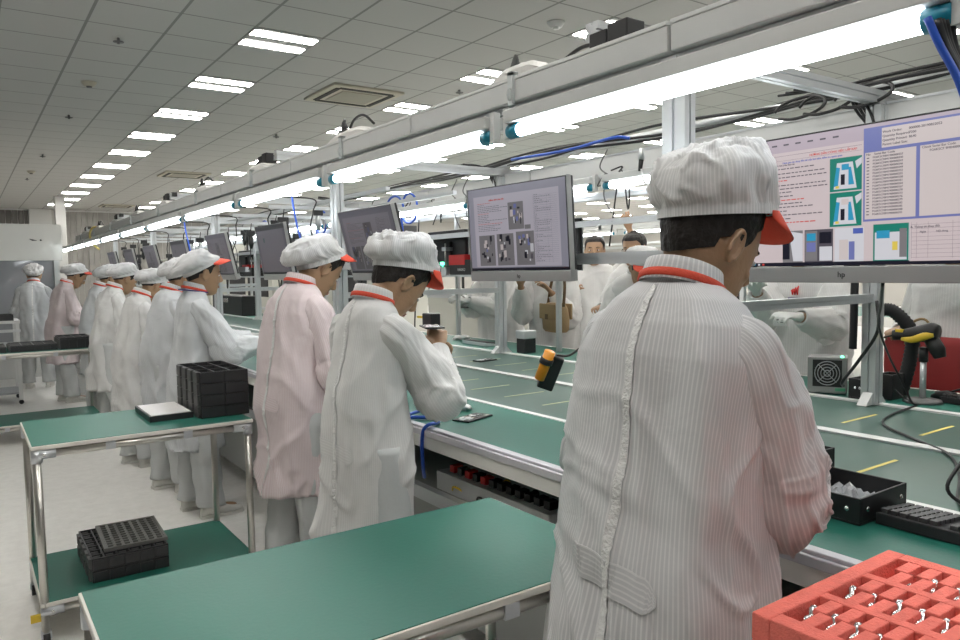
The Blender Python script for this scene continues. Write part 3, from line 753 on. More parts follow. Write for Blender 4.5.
# far side of the line
FR = [('worker across the belt in white coat holding a small tablet in gloved hands', (4.0, 5.40, 0), -95, 1.70, .05, .45, 'coat', 31, dict(gloves=True, armR=(.02, .42, 1.13), armL=(-.10, .44, 1.12), hairlong=.02)),
      ('visitor in white coat with a tan canvas bag at the hip', (4.08, 4.75, 0), -110, 1.68, .03, .3, 'coat', 33, dict(armR=(.12, .30, 1.25), armL=(-.14, .28, 1.20))),
      ('bareheaded man in white coat raising a phone above his head', (4.85, 5.05, 0), -132, 1.72, .0, -.05, 'coat', 35, dict(armL=(-.30, .16, 1.66), armR=(.15, .30, 1.15), nvec=((-.3, .1, -1), (0, -1, 0)))),
      ('capped worker across the belt bending low behind the nearest worker', (4.02, 3.80, 0), -150, 1.60, .12, .9, 'coat', 37, dict(cap='flat')),
      ('dark haired man with glasses standing behind the bending worker', (4.65, 4.33, 0), -110, 1.72, .02, .15, 'coat', 39, dict(glasses=True)),
      ('person across the belt in white coat with a red chest mark and a name badge', (4.0, 2.40, 0), -95, 1.72, .05, .5, 'coat', 41, dict(gloves=True, armR=(.06, .44, 1.22), armL=(-.16, .44, 1.10), badge=True)),
      ('person at the right edge in white coat with a dark red bag hanging in front', (4.05, 1.62, 0), -95, 1.70, .03, .4, 'coat', 43, dict(armR=(.20, .20, 1.05), armL=(-.22, .22, 1.02)))]
for lb, lc, yw, H_, ln, hpt, cm, sdd, kw in FR:
    kw = dict(kw); cp0 = kw.pop('cap', None); bd = kw.pop('badge', False)
    kw.setdefault('armR', (.16, .34, 1.05)); kw.setdefault('armL', (-.16, .34, 1.05))
    t, Mh = person(lb, lc, WY(yw), H=H_, lean=ln, hpitch=hpt, coat=cm, cap=cp0, vox=.008, seg=84, rings=60, seed=sdd, hem=.5, trim=None, **kw)
    if bd:
        mb = MB(); Mb = Matrix.Translation((.02, .30, 1.145)) @ Matrix.Rotation(-.35, 4, 'X')
        mb.box((-.045, 0, -.03), (.045, .006, .03), M['paper'], Mb); mb.box((-.035, .006, .004), (.03, .0065, .010), M['greyp'], Mb); mb.box((-.035, .006, -.010), (.015, .0065, -.006), M['greyp'], Mb)
        mb.build('name_badge', t)
        mb = MB()
        for i in range(3): mb.tube([(-.03+.014*i, .208, 1.285), (-.025+.014*i, .204, 1.31), (-.03+.014*i, .196, 1.335-.008*i)], [.004, .008, .003], M['red'], 6)
        mb.box((-.05, .212, 1.262), (.02, .218, 1.270), M['navy']); mb.build('chest_logo', t)

# ------------------------------------------------------------------ pipe trolleys
def pipe_joint(parent, p, ax='x', L=.05):
    d = {'x': Vector((L, 0, 0)), 'y': Vector((0, L, 0)), 'z': Vector((0, 0, L))}[ax]
    p = Vector(p); mb = MB(); mb.tube([p-d, p+d], .0205, M['joint'], 12)
    mb.tube([p+Vector((0, -.022, 0)), p+Vector((0, .022, 0))] if ax != 'y' else [p+Vector((-.022, 0, 0)), p+Vector((.022, 0, 0))], .006, M['chrome'], 8)
    mb.build('pipe_joint', parent)
def trolley(label, x0, x1, y0, y1, zt=.80, zs=.175, lower=True, tilt=0.):
    t = thing('pipe_bench', label, 'bench', ((x0+x1)/2, (y0+y1)/2, 0), tilt)
    w, d = (x1-x0)/2, (y1-y0)/2
    for z, nm in ((zt, 'tabletop'), (zs, 'lower_shelf')):
        if z == zs and not lower: continue
        e = .006
        a, b_ = (w, d) if z == zt else (w-.005, d-.005)
        o = MB().box((-a, -b_, z-.018), (a, b_, z-.002), M['ply']).build(nm+'_board', t, bevel=.002)
        MB().box((-a+e, -b_+e, z-.002), (a-e, b_-e, z), M['green']).build(nm+'_mat', t)
        for s in (-1, 1):
            MB().tube([(-w+.02, s*(d-.02), z-.037), (w-.02, s*(d-.02), z-.037)], .0155, M['steel'], 12).build('pipe_rail', t)
            MB().tube([(s*(w-.02), -d+.02, z-.037), (s*(w-.02), d-.02, z-.037)], .0155, M['steel'], 12).build('pipe_rail', t)
            for q in (-1, 1):
                pipe_joint(t, (s*(w-.045), q*(d-.02), z-.037), 'x', .04)
        for s in (-.35, .35):
            g = MB(); g.box((s*w-.018, -d+.001, z-.05), (s*w+.018, -d+.012, z-.016), M['joint']); g.build('board_clip', t)
    for sx in (-1, 1):
        for q in (-1, 1):
            p = (sx*(w-.02), q*(d-.02))
            MB().tube([(*p, .055), (*p, zt-.022)], .0155, M['steel'], 12).build('leg', t)
            MB().tube([(*p, zt-.07), (*p, zt-.022)], .0205, M['joint'], 12).build('leg_joint', t)
            mb = MB(); mb.tube([(p[0]-.012, p[1], .027), (p[0]+.012, p[1], .027)], .027, M['black'], 16); mb.box((p[0]-.018, p[1]-.012, .03), (p[0]+.018, p[1]+.012, .06), M['joint']); mb.build('caster', t)
    return t
TRO = trolley('empty green topped pipe bench in the foreground, nearest the camera', .165, 1.215, 1.150, 1.70)
TR2 = trolley('green pipe bench holding the stack of black crates', .185, 1.045, 3.29, 3.90)
TR3 = trolley('distant pipe bench covered with low black trays at the left', -.10, 1.02, 7.50, 8.15)
MB().box((-.46, -.285, .10), (-.42, -.275, .13), M['yellow']).build('yellow_tag', TR2)
TR4 = trolley('small pipe bench at the bottom right corner under the red foam trays', .90, 1.36, .10, .68)
# far left bench
t = thing('work_table', 'white legged side table at the far left edge with a black tray', 'table', (0., 10.2, 0))
MB().box((-.7, -.3, .93), (.53, .3, .96), M['white']).build('tabletop', t); MB().box((-.7, -.3, .83), (.53, -.27, .86), M['alu']).build('front_rail', t)
for sx in (-.68, .50):
    for sy in (-.27, .27): MB().box((sx-.02, sy-.02, 0.05), (sx+.02, sy+.02, .93), M['white']).build('leg', t); MB().tube([(sx, sy-.02, .025), (sx, sy+.02, .025)], .025, M['black'], 10).build('caster', t)
MB().box((-.7, -.28, .12), (.5, .28, .14), M['alu_dk']).build('lower_shelf', t)

# ------------------------------------------------------------------ trays and crates
M['rib'] = mat('crate_rib_grey', (.085, .085, .085), .4)
def tray(name, label, cat, loc, w, d, h, nx, ny, m, group=None, wall=.006, rz=0., base=.006, ribs=True, rimc=None):
    t = thing(name, label, cat, loc, rz, group)
    mb = MB(); mb.box((-w/2, -d/2, 0), (w/2, d/2, base), m)
    for s in (-1, 1):
        mb.box((s*w/2-(wall if s > 0 else 0), -d/2, base), (s*w/2+(wall if s < 0 else 0), d/2, h), m)
        mb.box((-w/2+wall, s*d/2-(wall if s > 0 else 0), base), (w/2-wall, s*d/2+(wall if s < 0 else 0), h), m)
    mb.build('tray_body', t)
    mb = MB()
    for i in range(1, nx): x = -w/2+w*i/nx; mb.box((x-.003, -d/2+wall, base), (x+.003, d/2-wall, h*.94), rimc or m)
    for i in range(1, ny): y = -d/2+d*i/ny; mb.box((-w/2+wall, y-.003, base), (w/2-wall, y+.003, h*.94), rimc or m)
    mb.build('divider', t)
    if ribs:
        mb = MB(); n = 4 if name == 'crate' else max(3, int(d/.075))
        for i in range(n):
            y = -d/2+d*(i+.5)/n
            mb.box((-w/2-.010, y-d/n*.32, .002), (-w/2, y+d/n*.32, h*(.98 if name == 'crate' else .88)), M['rib'] if name == 'crate' else M['greyp'])
        mb.build('side_rib', t)
        mb = MB(); n = 2 if name == 'crate' else max(3, int(w/.06))
        for i in range(n):
            x = -w/2+w*(i+.5)/n
            mb.box((x-w/n*(.485 if name == 'crate' else .42), -d/2-.006, .003), (x+w/n*(.485 if name == 'crate' else .42), -d/2, h*(.97 if name == 'crate' else .86)), m)
        mb.build('front_rib', t)
    return t
for i in range(4):
    tray('crate', ('bottom', 'second from bottom', 'second from top', 'top')[i]+' black plastic crate of the stack on the green pipe bench', 'crate', (.965, 3.64, .80+.0525*i), .215, .42, .052, 3, 3, M['esd'])
t = tray('flat_tray', 'low black tray topped with a white sheet beside the crate stack', 'tray', (.745, 3.66, .80), .185, .34, .026, 1, 1, M['esd'], ribs=False)
o = MB().box((-.085, -.16, .026), (.085, .16, .029), M['paper']).build('white_sheet', t, bevel=.001)
for i in range(2):
    t = tray('component_tray', ('lower', 'upper')[i]+' deep black component tray on the lower shelf of the crate bench', 'tray', (.535, 3.60, .175+.052*i), .30, .42, .05, 6, 7, M['esd'])
    mb = MB()
    for a in range(6):
        for b_ in range(7):
            x = -.15+.30*(a+.5)/6; y = -.21+.42*(b_+.5)/7
            mb.box((x-.014, y-.006, .006), (x+.014, y+.006, .040), M['blackm']); mb.box((x-.016, y+.012, .006), (x+.012, y+.018, .044), M['greyp'])
    mb.build('cavity_insert', t)['kind'] = 'stuff'
t = thing('grid_plate', 'grey perforated grid plate lying on the black component trays', 'plate', (.575, 3.63, .2775), math.radians(-2))
mb = MB(); W_, D_ = .115, .165; gm = mat('grid_grey', (.20, .20, .19), .5)
for i in range(8): x = -W_+2*W_*i/7; mb.box((x-.006, -D_, 0), (x+.006, D_, .008), gm)
for i in range(11): y = -D_+2*D_*i/10; mb.box((-W_, y-.005, 0), (W_, y+.005, .009), gm)
mb.build('grid', t)
mb = MB(); mb.box((-W_-.012, -D_-.012, -.004), (-W_-.002, D_+.012, .010), gm); mb.box((W_+.002, -D_-.012, -.004), (W_+.012, D_+.012, .010), gm); mb.box((-W_-.002, -D_-.012, -.004), (W_+.002, -D_-.002, .010), gm); mb.box((-W_-.002, D_+.002, -.004), (W_+.002, D_+.012, .010), gm); mb.build('rim', t)
for i, (x, w_, h_) in enumerate(((.14, .30, .05), (.50, .36, .055), (.83, .26, .10))):
    tray('flat_tray', ('leftmost low black tray on the distant bench', 'middle low black tray on the distant bench', 'taller black box tray at the right end of the distant bench')[i], 'tray', (x, 7.80, .80), w_, .44, h_, 4, 6, M['esd'], rimc=M['greyp'])
tray('flat_tray', 'black tray on the white side table at the far left edge', 'tray', (.30, 10.1, .96), .34, .30, .07, 2, 2, M['esd'], ribs=False)

# ------------------------------------------------------------------ red foam trays with metal parts
FX0, FX1, FY0_, FY1_ = .925, 1.325, .20, .640
def foam_tray(z, label, detail):
    t = thing('foam_tray', label, 'foam tray', (FX0, FY0_, z)); w, d = FX1-FX0, FY1_-FY0_
    h = .072; mb = MB(); mb.box((0, 0, 0), (w, d, .030), M['foam'])
    if not detail:
        mb.box((0, 0, .03), (w, d, .070), M['foam']); mb.build('foam_block', t, bevel=.003); return t
    NR_ = 3; bx = .030; rp_ = (w-bx)/NR_; mb.build('foam_block', t, bevel=.002)
    mb = MB(); mb.box((0, d-.030, .03), (w, d, h), M['foam']); mb.build('foam_border', t, bevel=.003); MB().box((0, 0, .03), (w, .02, h), M['foam']).build('foam_border', t, bevel=.003)
    ptc = .0335; n = int((d-.05)/ptc)
    slots = []
    for r in range(NR_+1):
        x = r*rp_ + (0 if r == 0 else 0); wd = bx if r in (0, NR_) else .020
        xx = x if r == 0 else x+(bx-wd)/2 if r < NR_ else w-bx
        MB().box((xx, .02, .03), (xx+wd, d-.03, h), M['foam']).build('foam_rib', t, bevel=.002)
        mb = MB()
        for k in range(n):
            y = .025+ptc*k
            if r < NR_: mb.box((xx+wd-.002, y, .028), (xx+wd+.049, y+.021, h-.001), M['foam'])
            if r > 0: mb.box((xx-.047, y+ptc*.36, .028), (xx+.002, y+ptc*.36+.021, h-.001), M['foam'])
            if r < NR_: slots.append((xx+wd, y+.021))
        if mb.v: mb.build('foam_teeth', t, bevel=.002)
    return t, slots
foam_tray(.80, 'lower red foam tray hidden under the upper one at the bottom right', False)
_, SL = foam_tray(.872, 'red foam tray with slotted rows of shiny metal parts, bottom right corner', True)
mp = MB()
pts = spline([(0, 0, .003, .003), (.018, .001, .012, .0045), (.036, .004, .008, .0035), (.056, .009, .014, .005), (.078, .009, .005, .002)], 14)
mp.tube([p[:3] for p in pts], [float(p[3]) for p in pts], M['chrome'], 7); mp.ell((.030, .005, .012), (.010, .0045, .004), M['chrome'], 10, 6)
mp.tube([(.0, 0, .003), (-.006, .001, .006)], [.003, .001], M['chrome'], 7)
m0 = None
for i, (x, y) in enumerate(SL):
    if y > .36 and x > .25: continue
    if m0 is None: m0 = mp.build('metal_clip'); o = m0
    else: o = m0.copy(); COL.objects.link(o)
    o.scale = (1.05, 1.3, 1.0); o.location = (FX0+x+.002+.004*random.random(), FY0_+y+.003, .919-.003*random.random()); o.rotation_euler = (.3*random.random(), -.02-.06*random.random(), .06+.1*random.random())
    tag(o, 'small bent shiny metal part lying in a slot of the red foam tray', 'metal part', 'metal parts in the foam tray')

# ------------------------------------------------------------------ monitors
def scr(name, c, e): return mat(name, [k*.10 for k in c], .35, emit=c, estr=e, spec=.3)
def q3(mb, x0, x1, z0, z1, m, y=-.0012): mb.quad([(x0, y, z0), (x1, y, z0), (x1, y, z1), (x0, y, z1)], m)
def monitor(label, yc, tilt, kind, w=.58, rz=0., X=1.765):
    t = thing('monitor', label, 'monitor', (X, yc, 1.405)); t.rotation_euler = (tilt, 0, -PI/2+rz); h = .375
    MB().box((-w/2, 0, .042), (w/2, .035, h), M['black']).build('screen_housing', t, bevel=.004)
    g = MB(); g.box((-w/2, -.002, 0), (w/2, .036, .040), mat('bezel_silver', (.36, .36, .35), .4, .3)); g.box((-w/2-.004, -.002, 0), (-w/2, .02, h+.002), mat('bezel_silver', (.4,)*3)); g.box((w/2, -.002, 0), (w/2+.004, .02, h+.002), MATS['bezel_silver']); g.build('bezel', t, bevel=.002)
    g = MB(); g.box((-.12, .035, .08), (.12, .06, .30), M['black']); g.box((-.04, .06, .10), (.04, .10, .18), M['black']); g.build('rear_mount', t, bevel=.004)
    e = {'m1': .36, 'm2': .22, 'dim': .06, 'dim2': .04}[kind]
    bg = scr('screen_page_'+kind, (.62, .53, .54) if kind == 'm1' else (.52, .49, .56), e*.95); bar = scr('screen_bar_'+kind, (.50, .42, .48) if kind == 'm1' else (.34, .33, .40), e*.9)
    dk = scr('screen_dark_'+kind, (.01, .01, .02), e); lil = scr('screen_lilac_'+kind, (.16, .18, .42), e); pale = scr('screen_pale_'+kind, (.60, .53, .52), e)
    gr = scr('screen_green_'+kind, (.01, .20, .15), e); wh = scr('screen_light_'+kind, (.62, .62, .66), e); bl = scr('screen_blue_'+kind, (.03, .30, .50), e); ye = scr('screen_yellow_'+kind, (.7, .55, .1), e)
    tx = scr('screen_text_dark_'+kind, (.09, .08, .10), e); rd = scr('screen_text_red_'+kind, (.60, .05, .04), e); gy = scr('screen_grey_'+kind, (.20, .19, .20), e); bt = scr('screen_text_blue_'+kind, (.08, .12, .42), e)
    x0, x1, z0, z1 = -w/2+.006, w/2-.006, .043, h-.005
    mb = MB(); tb = MB(); rr = random.Random(int(yc*10))
    if kind == 'm1':
        q3(mb, x0, x1, z0+.009, z1, bg, -.0006); q3(mb, x0, x1, z1-.035, z1, bar, -.0010); q3(mb, x0, x1, z0, z0+.009, dk, -.0010)
        for i in range(7): q3(tb, x0+.06+.033*i, x0+.075+.033*i, z1-.018, z1-.014, tx, -.0014)
        for i in range(5): q3(tb, x0+.012+.013*i, x0+.018+.013*i, z0+.002, z0+.007, (wh, ye, bl, wh, rd)[i], -.0016)
        q3(tb, -.215, .045, .326, .3266, tx); q3(tb, -.215, .045, .314, .3144, tx); q3(tb, -.190, -.1895, .300, .326, tx)
        # photographs in the work instruction
        for (a, b_, c, d_) in ((-.033, .046, .222, .302), (-.033, .046, .137, .219)):
            q3(mb, a, b_, c, d_, gr)
            mb.quad([(a+.010, -.0016, c+.005), (b_-.012, -.0016, c+.005), (b_-.022, -.0016, d_-.012), (a+.018, -.0016, d_-.012)], wh)
            mb.quad([(a+.010, -.002, c+.012), (a+.021, -.002, c+.012), (a+.026, -.002, d_-.024), (a+.017, -.002, d_-.022)], bl); mb.quad([(b_-.032, -.002, c+.014), (b_-.018, -.002, c+.014), (b_-.026, -.002, d_-.024), (b_-.032, -.002, d_-.024)], bl)
            q3(mb, a+.028, a+.038, c+.015, d_-.040, dk, -.002); q3(mb, a+.030, a+.048, d_-.030, d_-.016, bl if c > .2 else pale, -.0022); q3(mb, a+.015, a+.024, c+.007, c+.013, ye, -.0024)
            mb.quad([(b_-.012, -.002, d_-.03), (b_, -.002, d_-.018), (b_, -.002, d_-.004), (b_-.016, -.002, d_-.012)], wh)
        for (a, b_, k) in ((-.160, -.104, 0), (-.099, -.024, 1), (-.020, .052, 2)):
            q3(mb, a, b_, .052, .133, (gy, tx, wh)[k])
            if k == 0: mb.quad([(a+.03, -.0016, .055), (b_, -.0016, .055), (b_, -.0016, .125), (a+.018, -.0016, .132)], wh); q3(mb, a, a+.02, .06, .11, dk, -.002)
            if k == 1: q3(mb, a+.002, a+.034, .055, .130, gy, -.0016); q3(mb, a+.006, a+.030, .105, .124, bl, -.002); q3(mb, a+.006, a+.030, .078, .101, lil, -.002); q3(mb, a+.040, b_-.002, .055, .09, wh, -.0016); q3(mb, a+.040, b_-.004, .098, .126, dk, -.002)
            if k == 2: q3(mb, a+.012, a+.034, .056, .105, pale, -.0016); q3(mb, a+.046, b_-.002, .118, .131, bt, -.0018); q3(mb, a+.036, a+.050, .056, .10, lil, -.0018)
        # records window on top
        q3(mb, .050, x1, .145, .362, lil, -.0018); q3(mb, .092, x1, .312, .357, pale, -.0024); q3(mb, .054, .168, .150, .305, pale, -.0024); q3(mb, .176, x1, .150, .305, pale, -.0024)
        q3(mb, .074, x1-.11, .052, .137, gr, -.0012); q3(mb, .078, .150, .054, .118, wh, -.0018); q3(mb, .082, .112, .104, .122, bl, -.0022); q3(mb, .118, .130, .076, .096, ye, -.0022); q3(mb, .134, .150, .06, .125, gy, -.0022); q3(mb, .154, .1555, .052, .137, wh, -.002)
        q3(mb, .156, x1, .050, .139, bg, -.0022)
        for i in range(9): q3(tb, .160, x1-.004, .058+.0092*i, .0584+.0092*i, tx, -.0026)
        for xx in (.160, .171, .195, .245): q3(tb, xx, xx+.0004, .056, .137, tx, -.0026)
        for i in range(19):
            z = .291-.0073*i; q3(tb, .058, .064, z, z+.0022, tx, -.0028)
        ws = []
        body = [(.292, 0, .115), (.280, 0, .145), (.270, 0, .155), (.262, 1, .045), (.250, 0, .150), (.241, 0, .155), (.232, 0, .05), (.222, 0, .07), (.212, 1, .09), (.203, 0, .09), (.194, 0, .125), (.184, 0, .05), (.174, 0, .145), (.164, 0, .06), (.154, 1, .13)]
        for z, c_, L in body:
            x = -.200
            while x < -.200+L:
                l_ = .006+.009*rr.random(); q3(tb, x, x+l_, z, z+.0024, rd if c_ else tx, -.0014); x += l_+.0028
        q3(mb, -.212, -.204, .313, .321, rd, -.0016)
    else:
        q3(mb, x0, x1, z0+.010, z1, bar, -.0006); q3(mb, x0+.035, x1-.035, z0+.014, z1-.03, bg, -.0010); q3(mb, x0, x1, z0, z0+.010, dk, -.0010)
        if kind == 'dim2':
            q3(mb, x0, x1, z1-.03, z1, dk, -.0012); q3(mb, -.15, -.12, .26, .29, gr, -.0014)
        else:
            for a, b_, c, d_ in ((-.035, .055, .200, .304), (-.225, -.125, .062, .184), (-.112, -.010, .062, .186), (.005, .108, .062, .190)):
                q3(mb, a, b_, c, d_, gy); w_ = b_-a
                for _ in range(16):
                    xx = a+w_*(.1+.7*rr.random()); zz = c+(d_-c)*(.08+.75*rr.random()); q3(mb, xx, xx+w_*(.06+.12*rr.random()), zz, zz+(d_-c)*(.05+.2*rr.random()), rr.choice([pale, dk, dk, lil, pale, tx, wh]), -.0014-.0002*rr.random())
            q3(mb, .058, .092, .198, .214, gy)
            for i in range(17):
                z = .31-.0068*i; x = -.225
                L = .03+.15*rr.random()
                while x < -.225+L: l_ = .008+.010*rr.random(); q3(tb, x, x+l_, z, z+.0018, tx if i % 6 else rd, -.0014); x += l_+.003
            for i in range(34):
                z = .318-.0074*i; q3(tb, .112, x1-.045, z, z+.0004, tx, -.0014)
                x = .116
                while x < .20 and rr.random() < .9: l_ = .004+.006*rr.random(); q3(tb, x, x+l_, z+.002, z+.0036, tx, -.0014); x += l_+.003
            for xx in (.112, .128, .185, .205): q3(tb, xx, xx+.0004, .070, .318, tx, -.0014)
    mb.build('screen_content', t); tb.build('screen_lines', t)
    F_ = lambda x, z, y=-.0020: Matrix.Translation((x, y, z)) @ Matrix.Rotation(PI/2, 4, 'X')
    if kind == 'm1':
        txt('HƯỚNG DẪN CÔNG VIỆC LẮP RÁP', .0075, rd, t, F_(-.086, .3165), 'screen_lettering')
        txt('Dành gian tác dụng đến bề mặt linh kiện, kiểm tra ngoại quan', .0062, bt, t, F_(-.160, .306), 'screen_lettering')
        txt('Các lỗi cần lưu ý khi thao tác', .0062, tx, t, F_(-.200, .3006), 'screen_lettering')
        for i, s_ in enumerate(('Work Order:', 'Quantity Required:', 'Quantity Printed:', 'Parent Label Size:')): txt(s_, .0078, tx, t, F_(.094, .345-.0095*i, -.003), 'screen_lettering')
        txt('000000-20190822052', .0078, tx, t, F_(.152, .345, -.003), 'screen_lettering'); txt('7200', .0078, tx, t, F_(.152, .3355, -.003), 'screen_lettering'); txt('8640', .0078, tx, t, F_(.152, .326, -.003), 'screen_lettering')
        txt('No    Serial Bar Code', .0074, tx, t, F_(.057, .298, -.003), 'screen_lettering'); txt('Check Serial Bar Code', .0074, tx, t, F_(.180, .298, -.003), 'screen_lettering')
        txt('FG6K5CF 9M0400002', .0074, tx, t, F_(.196, .290, -.003), 'screen_lettering')
        for i in range(19): txt('FG6K5CF0M1900000%03d' % (237+i*3), .0066, tx, t, F_(.072, .2905-.0073*i, -.003), 'screen_lettering')
        txt('A. Thông tin thay đổi', .0070, tx, t, F_(.158, .124, -.003), 'screen_lettering'); txt('Ngày', .0062, tx, t, F_(.178, .113, -.003), 'screen_lettering'); txt('Nội dung', .0062, tx, t, F_(.212, .113, -.003), 'screen_lettering')
    if kind == 'm2': txt('HƯỚNG DẪN CÔNG VIỆC', .0080, rd, t, F_(-.150, .318), 'screen_lettering')
    if kind in ('m1', 'm2'): txt('hp', .020, M['blackm'], t, F_(-.012 if kind == 'm1' else .0, .014, -.0025), 'hp_logo')
    return t
monitor('large bright monitor at the right showing a work instruction and records window', .975, .02, 'm1')
monitor('tilted monitor behind the second worker showing an instruction sheet with photographs', 2.265, .055, 'm2', rz=.05)
monitor('dim monitor above the third worker, leaning forward', 3.42, .24, 'dim', w=.60)
for i, yy in enumerate((4.90, 6.12, 7.42, 8.70, 9.95, 11.2)):
    monitor(('dark monitor with a small green mark behind the third worker', 'dark monitor above the profile worker', 'dark monitor third from the far end of the line', 'fourth dark monitor along, above the distant workers', 'fifth dark monitor along, small and far down the line', 'most distant dark monitor on the line')[i], yy, (.16, .22, .2, .22, .2, .2)[i], 'dim2' if i % 2 == 0 else 'dim', w=.56)

# ------------------------------------------------------------------ things on the near worktop
def bin_box(name, label, x0, x1, y0, y1, z0, z1, m=None, th=.006, studs=True, cat='box'):
    t = thing(name, label, cat, ((x0+x1)/2, (y0+y1)/2, z0)); w, d, h = (x1-x0)/2, (y1-y0)/2, z1-z0; m = m or M['black']
    mb = MB(); mb.box((-w, -d, 0), (w, d, th), m); mb.box((-w, -d, th), (-w+th, d, h), m); mb.box((w-th, -d, th), (w, d, h), m); mb.box((-w+th, -d, th), (w-th, -d+th, h), m); mb.box((-w+th, d-th, th), (w-th, d, h), m)
    mb.build('box_body', t, bevel=.0015)
    if studs:
        for (px, py) in ((-w-.001, -d+.03), (-w-.001, d-.03)):
            MB().ell((px, py, h*.55), (.004, .006, .006), M['chrome'], 10, 6).build('rivet', t)
        for px in (-w+.03, w-.03): MB().ell((px, -d-.001, h*.55), (.006, .004, .006), M['chrome'], 10, 6).build('rivet', t)
    return t
bin_box('parts_bin', 'open black bin with silver rivets and a clear bag inside, by the keyboard', 1.60, 1.81, .835, 1.03, TZ+.001, TZ+.062)
bin_box('parts_bin', 'tall black box behind the open bin, half hidden by the nearest worker', 1.72, 1.86, 1.04, 1.17, TZ+.001, TZ+.10)
mb = MB(); R = []
for i in range(9):
    R.append([(1.66+.0165*i, .885+.105*(j/13)*1. if j < 14 else 0, 0) for j in range(14)])
v = []; n_ = 16
for i in range(n_):
    for j in range(n_):
        x = 1.625+.16*i/(n_-1); y = .85+.16*j/(n_-1); e = min(i, j, n_-1-i, n_-1-j)/5
        v.append((x, y, TZ+.012+.045*min(1, e)*(.6+.7*abs(fbm(x*38, y*38, 3)))+.008*fbm(x*90, y*90, 1)))
mb.add(v, [(i*n_+j, (i+1)*n_+j, (i+1)*n_+j+1, i*n_+j+1) for i in range(n_-1) for j in range(n_-1)], M['clear'], False)
tag(mb.build('plastic_bag'), 'crumpled clear plastic bag lying in the open black bin', 'bag')
M['keycap'] = mat('key_cap', (.055, .055, .058), .45)
def keyboard(label, x, y, rz, z=TZ, sc_=1., m=M['blackm']):
    t = thing('keyboard', label, 'keyboard', (x, y, z), rz)
    L, W2 = .44*sc_, .145*sc_
    MB().add([(-L/2, -W2/2, 0), (L/2, -W2/2, 0), (L/2, W2/2, 0), (-L/2, W2/2, 0), (-L/2, -W2/2, .012), (L/2, -W2/2, .012), (L/2, W2/2, .026), (-L/2, W2/2, .026)], [(3, 2, 1, 0), (4, 5, 6, 7), (0, 1, 5, 4), (1, 2, 6, 5), (2, 3, 7, 6), (3, 0, 4, 7)], m).build('keyboard_case', t, bevel=.002)
    mb = MB()
    for r in range(6):
        zz = .0125+.0135*((r+.5)/6)
        for c in range(22):
            if c in (15,): continue
            px = -L/2+L*(c+.55)/22.2; py = -W2/2+.010+(W2-.018)*(r+.5)/6; kw = L/22*.38
            if r == 0 and 3 < c < 9:
                if c != 6: continue
                kw = L/22*2.4
            mb.box((px-kw, py-.0078*sc_, zz-.001), (px+kw, py+.0078*sc_, zz+.0095), M['greyp'] if m is M['alu'] else M['keycap'])
    mb.build('keys', t)
    return t
keyboard('black keyboard on the near worktop beside the open bin', 1.720, .600, math.radians(90), TZ+.001, 1.02)
keyboard('black keyboard on the far worktop at the right edge', 3.36, 1.18, math.radians(85), TZ+.001)
keyboard('small silver keyboard on the far worktop beside the frame post', 3.30, 4.72, math.radians(88), TZ+.001, .8, M['alu'])
def mouse(label, x, y, rz, z=TZ+.001):
    t = thing('computer_mouse', label, 'mouse', (x, y, z), rz); mb = MB(); R = []
    for u, w, h in ((-.055, .008, .012), (-.050, .022, .022), (-.03, .030, .034), (0, .032, .038), (.03, .030, .032), (.05, .024, .018), (.056, .010, .010)):
        R.append([(u, w*sgp(math.cos(a), .8), h*.5+h*.5*sgp(math.sin(a), .8)) for a in np.linspace(0, 2*PI, 17)[:-1]])
    grid_loft(R, M['blackm'], mb); mb.build('mouse_shell', t); MB().tube([(.03, 0, .030), (.042, 0, .026)], .004, M['greyp'], 8).build('scroll_wheel', t)
mouse('dark mouse on the far worktop by the right keyboard', 3.40, 1.42, 1.6)
mouse('dark mouse peeking beside the near keyboard above the foam tray', 1.585, .50, 1.4)
def open_phone(label, x, y, rz, z, L=.15, W_=.074):
    t = thing('phone_assembly', label, 'phone', (x, y, z), rz); MB().box((-L/2, -W_/2, 0), (L/2, W_/2, .007), M['black']).build('phone_frame', t, bevel=.003)
    mb = MB(); rr = random.Random(5)
    for i in range(26):
        px = -L/2+.012+(L-.03)*rr.random(); py = -W_/2+.01+(W_-.022)*rr.random(); a, b_ = .004+.012*rr.random(), .003+.008*rr.random()
        mb.box((px-a, py-b_, .007), (min(L/2-.003, px+a), min(W_/2-.003, py+b_), .008+.0012*rr.random()), rr.choice([M['alu'], M['chrome'], M['greyp'], M['black'], M['paper'], M['cream']]))
    mb.build('circuit_board', t)
open_phone('opened phone with exposed circuit board lying on the near green worktop', 1.615, 2.37, .35, TZ+.0005, .165, .08)
open_phone('phone assembly lying on the far belt lane', 2.74, 3.87, .1, TZ-.003)
open_phone('phone assembly held up by the second worker', 1.455, 2.40, 1.2, 1.235)
# crumpled wipes
def wipe(label, x, y, z, s_=1.):
    mb = MB(); R = []
    P_ = spline([(-.045, 0, .008, .008), (-.02, .01, .014, .014), (.0, -.004, .014, .017), (.022, -.022, .016, .015), (.045, -.014, .010, .012), (.055, .002, .008, .004)], 16)
    for i, k in enumerate(P_):
        R.append([(x+s_*(k[0]+.002*fbm(i, a, 0)), y+s_*(k[1]+k[3]*1.4*math.cos(a)*(1+.5*fbm(i*.6, math.cos(a)*2, math.sin(a)*2))), z+max(0, s_*(k[2]+k[3]*.8*math.sin(a)*(1+.5*fbm(i*.7, math.cos(a)*2+9, math.sin(a)*2))))) for a in np.linspace(0, 2*PI, 15)[:-1]])
    grid_loft(R, M['paper'], mb); tag(mb.build('crumpled_wipe'), label, 'wipe')
wipe('crumpled white wipe beside the opened phone on the near worktop', 1.665, 2.545, TZ)
wipe('crumpled white wipe on the far worktop beyond the silver keyboard', 3.40, 5.15, TZ, 1.5)
